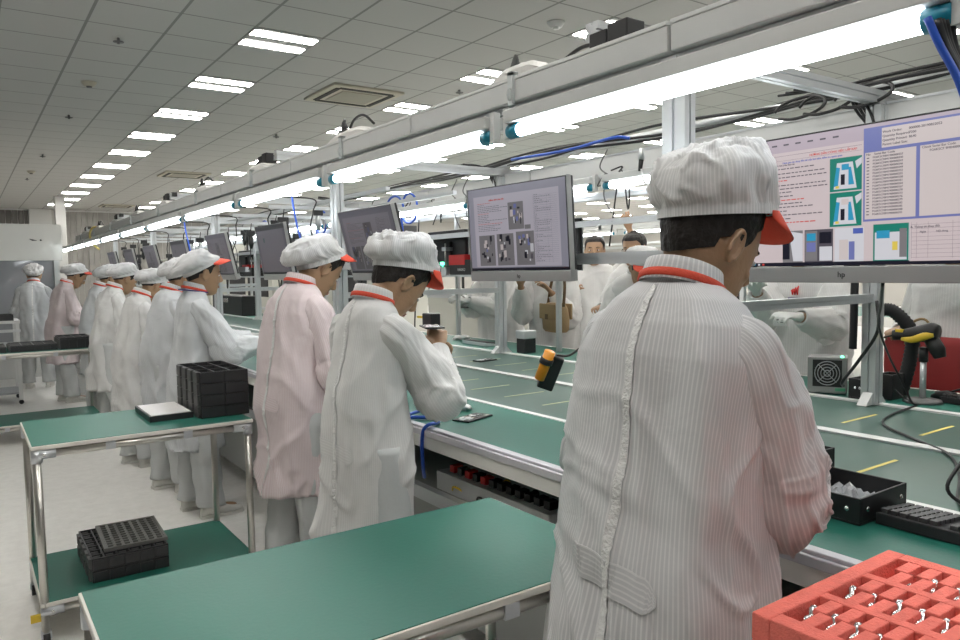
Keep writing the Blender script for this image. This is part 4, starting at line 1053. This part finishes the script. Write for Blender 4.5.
bin_box('parts_bin', 'upright black box on the worktop behind the second worker sleeve', 1.70, 1.80, 2.82, 2.92, TZ+.001, TZ+.14, studs=False)
wire('blue_hose', [(1.60, 2.62, .884), (1.46, 2.56, .884), (1.36, 2.50, .884), (1.42, 2.50, .880), (1.475, 2.44, .879), (1.45, 2.36, .879), (1.39, 2.33, .882), (1.372, 2.34, .86), (1.368, 2.345, .80), (1.38, 2.36, .72), (1.42, 2.42, .66)], .007, M['blue'], label='bright blue hose looping over the worktop edge beside the second worker', cat='hose', n=60)
# cordless driver hanging at the nearest worker
t = thing('hanging_screwdriver', 'black and orange powered screwdriver hanging left of the nearest worker', 'screwdriver', (1.66, 1.93, 1.04)); t.rotation_euler = (.25, .35, -.6); t.location = (1.62, 1.94, 1.045)
MB().box((-.028, -.022, 0), (.028, .022, .125), M['black']).build('battery_body', t, bevel=.006)
MB().tube([(-.03, -.03, .035), (-.03, -.03, .14)], [.017, .019], M['orangep'], 14).build('orange_grip', t)
MB().tube([(-.03, -.03, .095), (-.03, -.03, .115)], .023, M['black'], 14).build('grip_ring', t)
wire('suspension_cord', [(0, 0, .125), (.03, -.06, .16), (.04, -.20, .26)], .004, M['black'], t)
# under the near worktop
t = thing('power_strip', 'white metal box of plugs and wires under the worktop behind the second worker', 'power box', (1.52, 2.05, .621))
MB().box((-.07, -.33, 0), (.07, .33, .07), M['duct']).build('strip_case', t, bevel=.003)
mb = MB(); rr = random.Random(2)
for i in range(12): mb.box((-.04, -.30+.05*i, .07), (.0, -.27+.05*i, .095), rr.choice([M['black'], M['black'], M['black'], M['yellow'], M['red']]))
mb.build('plug', t)
for i in range(5):
    y = 2.3-.16*i
    wire('under_table_wire', [(1.48, y, .60), (1.44, y-.06, .66), (1.50, y-.16, .62), (1.56, y-.22, .70), (1.62, y-.2, .60)], .004, (M['yellow'], M['black'], M['blue'], M['red'], M['black'])[i], label='thin looping wire under the near worktop', cat='cable', group='wires under the near worktop')
# ------------------------------------------------------------------ far worktop
t = thing('power_supply', 'grey boxed power supply with round fan grille and green light on the far worktop', 'power supply', (3.20, 1.83, TZ+.004), math.radians(28)); t.scale = (1.08, 1.08, 1.12)
MB().box((-.05, -.075, 0), (.07, .075, .145), mat('psu_case', (.22, .22, .22), .45, .3)).build('case', t, bevel=.004)
mb = MB(); mb.box((-.053, -.072, .003), (-.05, .072, .142), mat('psu_face', (.30, .31, .30), .4, .4)); mb.build('face_plate', t)
mb = MB(); mb.box((-.0545, -.055, .028), (-.053, .055, .135), M['black'])
for r_ in (.012, .024, .036, .047): mb.tube([(-.057, r_*math.cos(a), .082+r_*math.sin(a)) for a in np.linspace(0, 2*PI, 25)], .0018, M['alu_dk'], 6)
for a in (PI/4, 3*PI/4): mb.tube([(-.057, .05*math.cos(a), .082+.05*math.sin(a)), (-.057, -.05*math.cos(a), .082-.05*math.sin(a))], .0015, M['alu_dk'], 6)
mb.build('fan_grille', t)
MB().box((-.056, -.068, .012), (-.053, -.03, .024), mat('green_label', (.10, .38, .22), .5)).build('green_label', t)
MB().ell((-.045, -.055, .149), (.006, .007, .004), M['ledg'], 10, 6).build('indicator_light', t)
bin_box('control_box', 'black box with a metal latch between the power supply and the frame post', 3.12, 3.21, 1.61, 1.69, TZ+.004, TZ+.090)
bin_box('adapter_box', 'small dark adapter box behind the right frame post', 3.20, 3.30, 1.545, 1.61, TZ+.002, TZ+.11, studs=False)
t = thing('feeder_box', 'silver topped black feeder box on the far worktop beside the central frame post', 'feeder', (3.20, 4.02, TZ+.002))
MB().box((-.05, -.045, 0), (.05, .045, .10), M['black']).build('base', t, bevel=.003); MB().box((-.055, -.05, .10), (.055, .05, .155), M['alu']).build('top_cover', t, bevel=.006)
# barcode scanner on its stand
t = thing('barcode_scanner', 'black and yellow barcode scanner held on a grey pole stand at the right', 'scanner', (3.26, 1.45, TZ+.001))
MB().tube([(0, 0, 0), (0, 0, .012), (0, 0, .02)], [.075, .070, .02], M['greyp'], 24).build('base', t)
MB().tube([(0, 0, .015), (0, 0, .19)], .012, M['alu'], 14).build('pole', t)
MB().tube([(0, 0, .17), (0, 0, .23)], .018, M['black'], 12).build('clamp', t)
mb = MB(); pts = spline([(-.02, .115, .275, .022), (-.01, .07, .280, .024), (0, .02, .285, .034), (0, -.03, .295, .040), (0, -.055, .295, .030)], 14)
mb.tube([p[:3] for p in pts], [float(p[3]) for p in pts], M['black'], 16); mb.tube([(0, -.02, .28), (.01, -.05, .22), (.01, -.06, .19)], [.028, .03, .022], M['black'], 14); mb.build('scanner_body', t)
mb = MB(); pts = spline([(-.028, .075, .262, .008), (-.034, .03, .262, .014), (-.038, -.02, .280, .016), (-.030, -.05, .285, .008)], 12); mb.tube([p[:3] for p in pts], [float(p[3]) for p in pts], M['yellow'], 12); mb.box((-.034, .07, .29), (-.02, .10, .302), M['yellow']); mb.build('yellow_grip', t)
wire('scanner_cord', [(-.02, .115, .275), (-.03, .20, .24), (-.03, .23, .16), (-.02, .2, .10), (-.03, .12, .06), (-.04, .06, .02), (-.08, .0, .004)], .004, M['black'], t, n=50)
wire('camera_cable', [(2.02, .72, 1.40), (1.98, .735, 1.25), (1.93, .75, 1.12), (1.90, .74, 1.02), (1.84, .76, .93), (1.86, .70, .885), (1.80, .62, .885)], .0045, M['black'], label='thin black cable hanging down to the near keyboard', n=50)
t = thing('corrugated_hose', 'black corrugated hose bending behind the right frame post', 'hose', (3.30, 1.60, 1.05))
mb = MB(); P_ = spline([(.05, -.02, -.17), (.06, -.05, -.02), (.05, -.06, .10), (.02, -.0, .19), (.0, .05, .20)], 60)
mb.tube([Vector(p) for p in P_], [.026+.004*(i % 2) for i in range(60)], M['blackm'], 14); mb.build('hose_wall', t)
# phone stand beyond the second worker: small camera on stalk
t = thing('inspection_camera', 'black inspection camera on a stalk in front of the second worker face', 'camera', (1.72, 2.86, TZ))
MB().tube([(0, 0, 0), (0, 0, .012)], .05, M['black'], 18).build('base', t); MB().tube([(0, 0, .01), (0, 0, .34)], .008, M['alu_dk'], 10).build('stalk', t)
MB().box((-.02, -.05, .33), (.03, .03, .39), M['black']).build('camera_head', t, bevel=.005); MB().box((-.01, .03, .365), (.01, .09, .375), M['yellow']).build('yellow_lever', t)
# ------------------------------------------------------------------ equipment shelf on the far side
sh = thing('equipment_shelf', 'aluminium equipment shelf along the far side of the gantry', 'shelf')
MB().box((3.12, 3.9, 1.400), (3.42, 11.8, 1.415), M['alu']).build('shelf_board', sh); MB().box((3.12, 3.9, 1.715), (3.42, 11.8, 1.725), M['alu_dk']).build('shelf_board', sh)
for y in (3.92, 5.2, 6.73, 8.0, 9.31, 10.6, 11.75): MB().box((3.40, y-.015, TZ), (3.43, y+.015, 2.1), M['alu']).build('shelf_upright', sh)
for i, y in enumerate((4.70, 6.05, 7.3, 8.6, 9.9)):
    t = thing('soldering_station', ('black and red soldering unit with white lettering on the far shelf beside the tilted monitor', 'black and red unit on the far shelf just right of the third worker cap', 'black and red unit on the far shelf between the dark monitors')[min(i, 2)], 'soldering unit', (3.24, y, 1.416), 0, 'soldering units on the far shelf' if i > 1 else None)
    MB().box((-.10, -.20, 0), (.10, .20, .115), M['black']).build('unit_case', t, bevel=.006); MB().box((-.103, -.02, .075), (.103, .203, .155), M['red']).build('red_cover', t, bevel=.006)
    MB().tube([(-.104, -.13, .07), (-.110, -.13, .07)], .018, M['alu_dk'], 14).build('dial', t)
    if i < 2: txt('HAKKO', .030, M['white'], t, Matrix.Translation((-.1015, .08, .030)) @ Matrix.Rotation(-PI/2, 4, 'Z') @ Matrix.Rotation(PI/2, 4, 'X'), 'lettering')
    t = thing('controller_box', 'dark controller box with clear window on the upper far shelf', 'controller', (3.27, y-.15, 1.5 if 0 else 1.726), 0, 'controller boxes on the upper far shelf')
    MB().box((-.10, -.12, 0), (.10, .12, .13), M['greyp']).build('case', t, bevel=.005); MB().box((-.105, -.08, .02), (-.10, .05, .11), M['clip']).build('window', t)
    t = thing('display_unit', 'black tool display leaning on the far shelf', 'display', (3.30, y+.42, 1.416), 0, 'black displays on the far shelf')
    MB().box((-.02, -.14, 0), (.02, .14, .26), M['black']).build('housing', t, bevel=.004); MB().box((-.025, -.11, .03), (-.02, .11, .23), M['greyp']).build('screen', t)
t = thing('signal_tower', 'small red amber and green signal light above the second worker cap', 'signal light', (3.22, 5.12, 1.416))
for k, m_ in enumerate(('alu', 'ledg', 'leda', 'ledr')): MB().tube([(0, 0, .06*k+.02), (0, 0, .06*k+.078)], .022 if k else .012, M[m_], 14).build(('pole', 'green_lens', 'amber_lens', 'red_lens')[k], t)
# machine cabinet with red ring mark
t = thing('machine_cabinet', 'low cream cabinet with a red ring mark across the belt', 'cabinet', (4.95, 7.0, 0))
MB().box((-.15, -1.0, 0), (.3, 1.0, 1.22), mat('cabinet_cream', (.60, .60, .54), .5)).build('cabinet_body', t, bevel=.01); MB().box((-.165, -1.0, 1.12), (-.15, 1.0, 1.17), M['alu']).build('trim_strip', t)
mb = MB(); mb.tube([(-.153, -.35+.085*math.cos(a), .985+.085*math.sin(a)) for a in np.linspace(0, 2*PI, 30)], .006, M['orange'], 6); mb.build('ring_mark', t)
txt('ITC', .085, M['orange'], t, Matrix.Translation((-.152, -.27, .955)) @ Matrix.Rotation(-PI/2, 4, 'Z') @ Matrix.Rotation(PI/2, 4, 'X'), 'lettering')
txt('ESD', .045, M['greyp'], t, Matrix.Translation((-.152, -.62, .985)) @ Matrix.Rotation(-PI/2, 4, 'Z') @ Matrix.Rotation(PI/2, 4, 'X'), 'lettering')
# black equipment case behind the profile worker
t = thing('equipment_case', 'black case with a silver latch behind the profile worker, under the dark monitor', 'case', (3.24, 10.9, TZ+.001))
MB().box((-.10, -.72, 0), (.15, .72, .27), M['black']).build('case_body', t, bevel=.01); MB().box((-.115, -.12, .17), (-.10, .12, .23), M['chrome']).build('latch', t, bevel=.004)
# visitors' belongings
t = thing('shoulder_bag', 'tan canvas shoulder bag with a flap, left of the nearest worker', 'bag', (3.80, 4.40, .96), math.radians(75))
mb = MB(); R = []
for u, w, h in ((0, .13, .07), (.02, .155, .085), (.10, .16, .09), (.18, .15, .075), (.22, .13, .05), (.225, .10, .03)):
    R.append([(w*sgp(math.cos(a), .6), h*.8*sgp(math.sin(a), .7), u) for a in np.linspace(0, 2*PI, 29)[:-1]])
grid_loft(R, M['tan'], mb); mb.build('bag_body', t)
mb = MB(); mb.box((-.14, .060, .10), (.14, .078, .22), M['tan']); mb.box((-.14, -.078, .10), (.14, -.060, .22), M['tan']); mb.build('flap', t, bevel=.006)
MB().box((-.02, .078, .10), (.02, .084, .14), mat('strap_brown', (.12, .07, .03), .6)).build('buckle', t)
wire('strap', [(-.14, 0, .2), (-.12, -.02, .38), (-.02, -.04, .52), (.10, -.02, .40), (.14, 0, .2)], .012, MATS['strap_brown'], t)
t = thing('red_bag', 'dark red cloth bag with handles behind the scanner stand', 'bag', (3.76, 1.66, .80), math.radians(0))
mb = MB(); R = []
for u, w, h in ((0, .17, .03), (.02, .185, .04), (.15, .195, .045), (.26, .19, .035), (.30, .185, .015), (.302, .17, .008)):
    R.append([(h*sgp(math.cos(a), .6)*1., w*sgp(math.sin(a), .5)+.01*fbm(a, u*9, 0), u) for a in np.linspace(0, 2*PI, 41)[:-1]])
grid_loft(R, M['pink'], mb); mb.build('bag_body', t)
wire('handle', [(-.04, .08, .26), (-.05, .05, .36), (-.05, -.02, .38), (-.04, -.06, .26)], .006, M['tan'], t)
t = thing('tablet', 'dark tablet held by the worker across the belt', 'tablet', (3.60, 5.36, 1.135)); t.rotation_euler = (0, -.25, .1)
MB().box((-.045, -.08, 0), (.045, .08, .009), M['black']).build('tablet_body', t, bevel=.003); MB().box((-.04, -.072, .009), (.04, .072, .0098), M['greyp']).build('screen', t)
# ------------------------------------------------------------------ cables overhead
rr = random.Random(11)
for k in range(4):
    pts = []; y = -.5; ph = rr.random()*6
    while y < 12: pts.append((3.10+.05*math.sin(y*2+ph)+.02*k, y, 2.165+.018*math.sin(y*3.1+ph)+.012*k)); y += .30
    wire('overhead_cable', pts, .008, M['black'], n=200, label='black cable running along the top of the far rail', cat='cable', group='black cables along the far rail')
wire('thick_conduit', [(3.20, -.8, 2.19), (3.20, 4, 2.19), (3.20, 12.3, 2.19)], .022, M['alu'], label='thick grey conduit pipe along the top of the far rail', cat='pipe')
for i, yp in enumerate(POSTS[1:4]):
    for k in range(4):
        d_ = .02*k
        wire('post_cable', [(2.95+d_, yp+.25+.05*k, 2.20), (3.02, yp+.12, 2.17), (3.05+d_*.4, yp+.02+d_, 2.08), (3.04+d_*.4, yp-.03-d_*.2, 1.9), (3.04, yp-.045, 1.7)], .006, M['black'], label='black cable dropping beside a far gantry post', cat='cable', group='cables at the far gantry posts')
for i, (y, c_) in enumerate(((1.9, 'black'), (1.78, 'black'), (1.62, 'black'))):
    P_ = [(3.06+.03*math.sin(a*1.0), y+.12*math.cos(a), 2.14+.05*math.sin(a)) for a in np.linspace(0, 5.5, 9)]
    wire('cable_coil', P_, .007, M[c_], label='coiled black cable tied on the far rail behind the nearest worker cap', cat='cable', n=60, group='black cable coils above the nearest worker')
for i, y in enumerate((5.55, 5.30, 7.1, 8.8)):
    P_ = [(3.02, y+.13*math.cos(a)*(1 if i else 1.2), 1.96+.12*math.sin(a)) for a in np.linspace(.5, 6.4, 10)]+[(3.02, y+.12, 1.8), (3.03, y+.1, 1.66)]
    wire('blue_air_hose', P_, .009, M['blue'], n=60, label=('blue air hose coil hanging above the second worker' if i < 2 else 'blue air hose looping far down the line'), cat='hose', group='blue coils by the second worker' if i < 2 else 'distant blue hoses')
wire('blue_air_hose', [(1.50, 3.93, 1.94), (1.50, 3.90, 1.82), (1.50, 3.86, 1.72), (1.50, 3.80, 1.62)], .006, M['blue'], label='blue air hose hanging from the near rail above the third worker', cat='hose')
wire('blue_air_hose', [(1.50, 6.3, 1.94), (1.50, 6.25, 1.80), (1.50, 6.15, 1.66), (1.50, 6.1, 1.5)], .006, M['blue'], label='blue air hose hanging from the near rail above the profile worker', cat='hose')
wire('blue_air_hose', [(3.0, 3.9, 2.17), (3.02, 3.4, 2.16), (3.02, 3.0, 2.175), (3.05, 2.9, 2.16)], .009, M['blue'], label='blue air hose lying along the far rail above the tilted monitor', cat='hose')
for i, (m_, dx) in enumerate((('blue', 0), ('black', .022), ('black', .040), ('black', .055), ('black', .03))):
    wire('drop_cable', [(1.30+dx, .585-dx*.2, 1.845), (1.31+dx, .57, 1.80), (1.335+dx*.8, .55, 1.74), (1.36+dx*.7, .535, 1.66), (1.40+dx*.7, .52, 1.55), (1.46+dx, .50, 1.40)], .0075 if i else .0065, M[m_],
         label=('blue cable' if i == 0 else 'black cable')+' in the bundle hanging below the right end of the nearest tube light', cat='cable', group=None if i == 0 else 'black cables of the right hanging bundle')
for i, y in enumerate((4.6, 4.45, 3.05, 5.9, 7.7, 9.6)):
    P_ = [(3.03, y, 2.12), (3.0, y+.03, 2.02), (3.0, y-.06, 1.95), (3.02, y+.07, 1.92), (3.0, y-.02, 1.98), (3.02, y+.02, 1.86), (3.03, y-.03, 1.76)]
    wire('loose_wire', P_, .004, M['greyp'], n=50, label='thin tangled dark wire dangling from the far rail', cat='cable', group='tangled wires on the far rail')
t = thing('air_gun_hanger', 'small silver and black air fitting hanging left of the nearest worker cap', 'air fitting', (2.98, 2.75, 2.02))
MB().tube([(0, 0, .06), (0, 0, 0)], [.012, .018], M['alu'], 12).build('fitting', t); MB().tube([(0, 0, 0), (0, .01, -.06)], [.014, .010], M['black'], 12).build('nozzle', t); wire('white_hose', [(0, 0, -.05), (0, -.02, -.12), (0, -.08, -.14), (0, -.16, -.10)], .006, M['white'], t)
for i, (y, zz) in enumerate(((3.36, 1.78), (7.9, 1.5), (5.2, 1.2))):
    wire('loose_wire', [(3.05, y, 1.86), (3.02, y+.03, zz), (3.05, y+.1, zz-.25), (3.08, y+.1, zz-.4)], .006, M['black'], n=30, label='single black cable hanging between the far rails', cat='cable', group='single cables between the far rails')
wire('yellow_cable', [(1.56, 10.8, 2.075), (1.46, 10.9, 2.09), (1.42, 10.95, 2.0), (1.44, 10.9, 1.88), (1.5, 10.8, 1.8)], .014, M['ytape'], label='pale yellow cable looped over the far end of the trunking', n=30)
for i in range(7):
    y = 3.7+1.29*i
    wire('monitor_lead', [(1.84, y, 1.60), (1.86, y+.1, 1.45), (1.88, y+.2, 1.33), (1.90, y+.3, 1.42), (1.88, y+.42, 1.5)], .006, M['black'], label='black monitor lead sagging behind the dark monitors', cat='cable', group='monitor leads on the near rail', n=24)
# ------------------------------------------------------------------ booth at the far left
t = thing('booth', 'white panelled inspection booth with glass front at the far left', 'booth', (0, 12.5, 0))
MB().box((-2.2, 0, 1.69), (1.25, .05, 2.215), mat('booth_white', (.66, .66, .63), .5)).build('header_panel', t, bevel=.004)
MB().box((1.13, -.01, 0), (1.20, .06, 1.69), M['white']).build('corner_post', t); MB().box((-2.2, -.005, 0), (-2.13, .06, 1.69), M['white']).build('corner_post', t)
gm_ = mat('booth_glass', (.30, .31, .33), .04, spec=1.0); MB().box((-2.13, .015, .5), (1.13, .03, 1.69), gm_).build('glass_pane', t)
MB().box((-2.2, 0, 0), (1.25, .05, .5), M['white']).build('lower_panel', t); MB().box((-2.2, -.01, .49), (1.25, .055, .53), M['alu']).build('sill', t)
mb = MB(); mb.ell((.98, -.004, 1.985), (.014, .006, .012), M['black'], 12, 6); mb.tube([(.84, -.004, 2.0), (.88, -.006, 1.985), (.93, -.006, 1.98)], [.003, .012, .004], M['greyp'], 8); mb.build('latch_mark', t)
# ------------------------------------------------------------------ second line in the distance
d2 = thing('distant_line', 'distant second assembly line frame seen through the gantry', 'conveyor', (8.2, 0, 0))
MB().box((0, -2, .80), (1.9, 20, .87), M['green']).build('worktop', d2); MB().box((-.01, -2, .76), (0, 20, .87), M['apron']).build('apron', d2)
for z, w_ in ((2.05, .08), (1.8, .03)): MB().box((.1, -2, z), (.16, 20, z+w_), M['duct']).build('rail', d2); MB().box((1.6, -2, z), (1.66, 20, z+w_), M['duct']).build('rail', d2)
for i in range(9): MB().box((.1, -1.9+2.6*i, .87), (.16, -1.84+2.6*i, 2.1), M['alu']).build('post', d2); MB().box((.1, -1.9+2.6*i, 2.1), (1.66, -1.84+2.6*i, 2.14), M['alu']).build('cross_arm', d2)
for i in range(12): tube_light(8.2, .3+1.4*i, 1.975, 'tube light on the distant second line', 'tube lights on the distant second line')
for i in range(12):
    t = thing('monitor', 'small dark monitor on the distant second line', 'monitor', (8.62, .8+1.35*i, 1.36), 0, 'monitors on the distant second line')
    MB().box((-.02, -.26, 0), (.02, .26, .33), M['black']).build('screen_housing', t, bevel=.005); MB().box((0, -.03, -.48), (.03, .03, 0), M['black']).build('stand', t)

# monitors of the far side, seen from behind, and more clutter on the far rails
for i in range(7):
    y = 3.78+1.29*i
    t = thing('monitor', 'black back of a monitor facing the far side of the line', 'monitor', (3.22, y, 1.44), 0, 'monitor backs on the far side of the line')
    MB().box((0, -.28, 0), (.03, .28, .33), M['black']).build('screen_housing', t, bevel=.006); MB().box((-.03, -.10, .08), (0, .10, .24), M['blackm']).build('rear_mount', t, bevel=.004); MB().box((.03, -.285, -.004), (.036, .285, .334), M['alu']).build('bezel', t)
rr = random.Random(21)
for k in range(16):
    y = 3.0+.58*k+.2*rr.random(); x = 3.0+.05*rr.random(); z = 1.95+.1*rr.random(); pts = [(3.04, y, 2.0)]
    for q in range(6): pts.append((x+.05*rr.random(), y+.25*(rr.random()-.5), z-.10*q*rr.random()))
    wire('loose_wire', pts, .0045, M['blackm'], n=40, label='thin tangled dark wire dangling from the far rail', cat='cable', group='tangled wires on the far rail')
for k in range(9):
    y = 4.6+.85*k; pts = [(1.90, y, 1.93)]
    for q in range(5): pts.append((1.88+.05*rr.random(), y+.06*(rr.random()-.5), 1.85-.11*q))
    wire('loose_wire', [(1.56, y, 1.93)]+pts, .005, M['black'], n=36, label='black wire hanging from the near rail behind the distant monitors', cat='cable', group='wires hanging from the near rail')
for k in range(10):
    y = 4.9+.80*k
    t = thing('valve_block', 'small grey machine block with rods on the far shelf', 'machine part', (3.20, y+.1, 1.416), 0, 'machine blocks on the far shelf')
    MB().box((-.05, -.04, 0), (.05, .04, .06), M['alu']).build('block', t, bevel=.004)
    for q in (-1, 1): MB().tube([(q*.03, 0, .06), (q*.03, 0, .25)], .006, M['steel'], 8).build('rod', t)
    MB().box((-.045, -.03, .19), (.045, .03, .22), M['alu_dk']).build('slider', t)

for k in range(26):
    y = 4.7+.33*k+.15*rr.random(); x = 2.0+.75*rr.random(); z = 1.50+.30*rr.random()
    t = thing('tool_balancer', 'small black tool hanging on a cord inside the gantry', 'tool', (x, y, z), 0, 'hanging tools inside the gantry')
    MB().tube([(0, 0, 0), (0, 0, .05), (0, 0, .12)], [.012, .026, .022], M['black'] if k % 3 else M['alu_dk'], 10).build('tool_body', t)
    MB().box((-.04, -.015, .12), (.04, .015, .17), M['blackm']).build('spring_case', t, bevel=.005)
    MB().tube([(0, 0, .17), (.01, .0, 1.93-z)], .004, M['blackm'], 6).build('cord', t)
gt = D.objects['gantry']
for y in (5.4, 6.3, 7.2, 8.1, 9.0, 9.9, 10.8, 11.7):
    MB().box((1.89, y-.012, 1.93), (3.06, y+.012, 1.955), M['alu']).build('tool_arm', gt)
MB().box((2.2, 4.15, 1.955), (2.23, 12, 1.98), M['alu']).build('tool_rail', gt); MB().box((2.7, 4.15, 1.955), (2.73, 12, 1.98), M['alu']).build('tool_rail', gt)
for k in range(7):
    y = 10.3+2.1*k; h = 1.9+.25*(k % 3)
    t = thing('machine_cabinet', 'tall grey machine cabinet with a dark window beyond the line', 'cabinet', (5.2+.25*(k % 2), y, 0), 0, 'tall machine cabinets beyond the line')
    MB().box((-.4, -.8, 0), (.5, .8, h), M['duct'] if k % 2 else MATS['cabinet_cream']).build('cabinet_body', t, bevel=.01); MB().box((-.41, -.6, 1.0), (-.4, .6, h-.3), M['blackm']).build('window', t)
    MB().box((-.42, -.7, .75), (-.4, .7, .80), M['alu']).build('handle_rail', t)

pp = D.objects['person.003']
mb = MB(); mb.tube([(.079*math.cos(a), .020+.084*math.sin(a), 1.352-.012*math.sin(a)) for a in np.linspace(0, 2*PI, 40)], .0032, M['navy'], 8); mb.build('lanyard', pp)

wire('thin_cable', [(2.05, 1.02, 1.40), (2.3, 1.15, 1.32), (2.75, 1.38, 1.22), (2.98, 1.45, 1.08), (3.06, 1.44, .98), (3.10, 1.42, .895), (3.14, 1.42, .876), (2.9, 1.40, .872), (2.70, 1.33, .872), (2.55, 1.16, .872), (2.42, 1.0, .872), (2.2, .88, .872), (1.95, .78, .874), (1.84, .70, .885)], .0045, M['black'], n=90, label='long thin black cord running down by the right post and across the belt', cat='cable')
wire('post_cable', [(3.02, 1.60, 1.70), (3.02, 1.615, 1.40), (3.015, 1.615, 1.22), (3.02, 1.62, 1.10)], .016, M['black'], n=30, label='thick black cable strapped to the right far post', cat='cable')
wire('post_cable', [(3.03, 1.53, 1.30), (3.0, 1.51, 1.18), (3.03, 1.60, 1.05), (3.02, 1.66, .96), (3.08, 1.69, .93)], .007, M['black'], n=30, label='thin black cable curling past the right far post to the latch box', cat='cable')
wire('thin_cable', [(3.12, 1.18, 1.45), (3.15, 1.22, 1.28), (3.25, 1.20, 1.12), (3.38, 1.30, .96), (3.40, 1.40, .905)], .0045, M['black'], n=30, label='thin black cord hanging down to the dark mouse at the right', cat='cable')

# ------------------------------------------------------------------ world
w = D.worlds.new('world'); bpy.context.scene.world = w; w.use_nodes = True
w.node_tree.nodes['Background'].inputs[0].default_value = (1, .98, .95, 1); w.node_tree.nodes['Background'].inputs[1].default_value = .0
sc = bpy.context.scene; sc.view_settings.view_transform = 'Standard'; sc.view_settings.look = 'None'
sc.view_settings.exposure = 1.27; sc.view_settings.gamma = 1.; sc.view_settings.use_curve_mapping = False
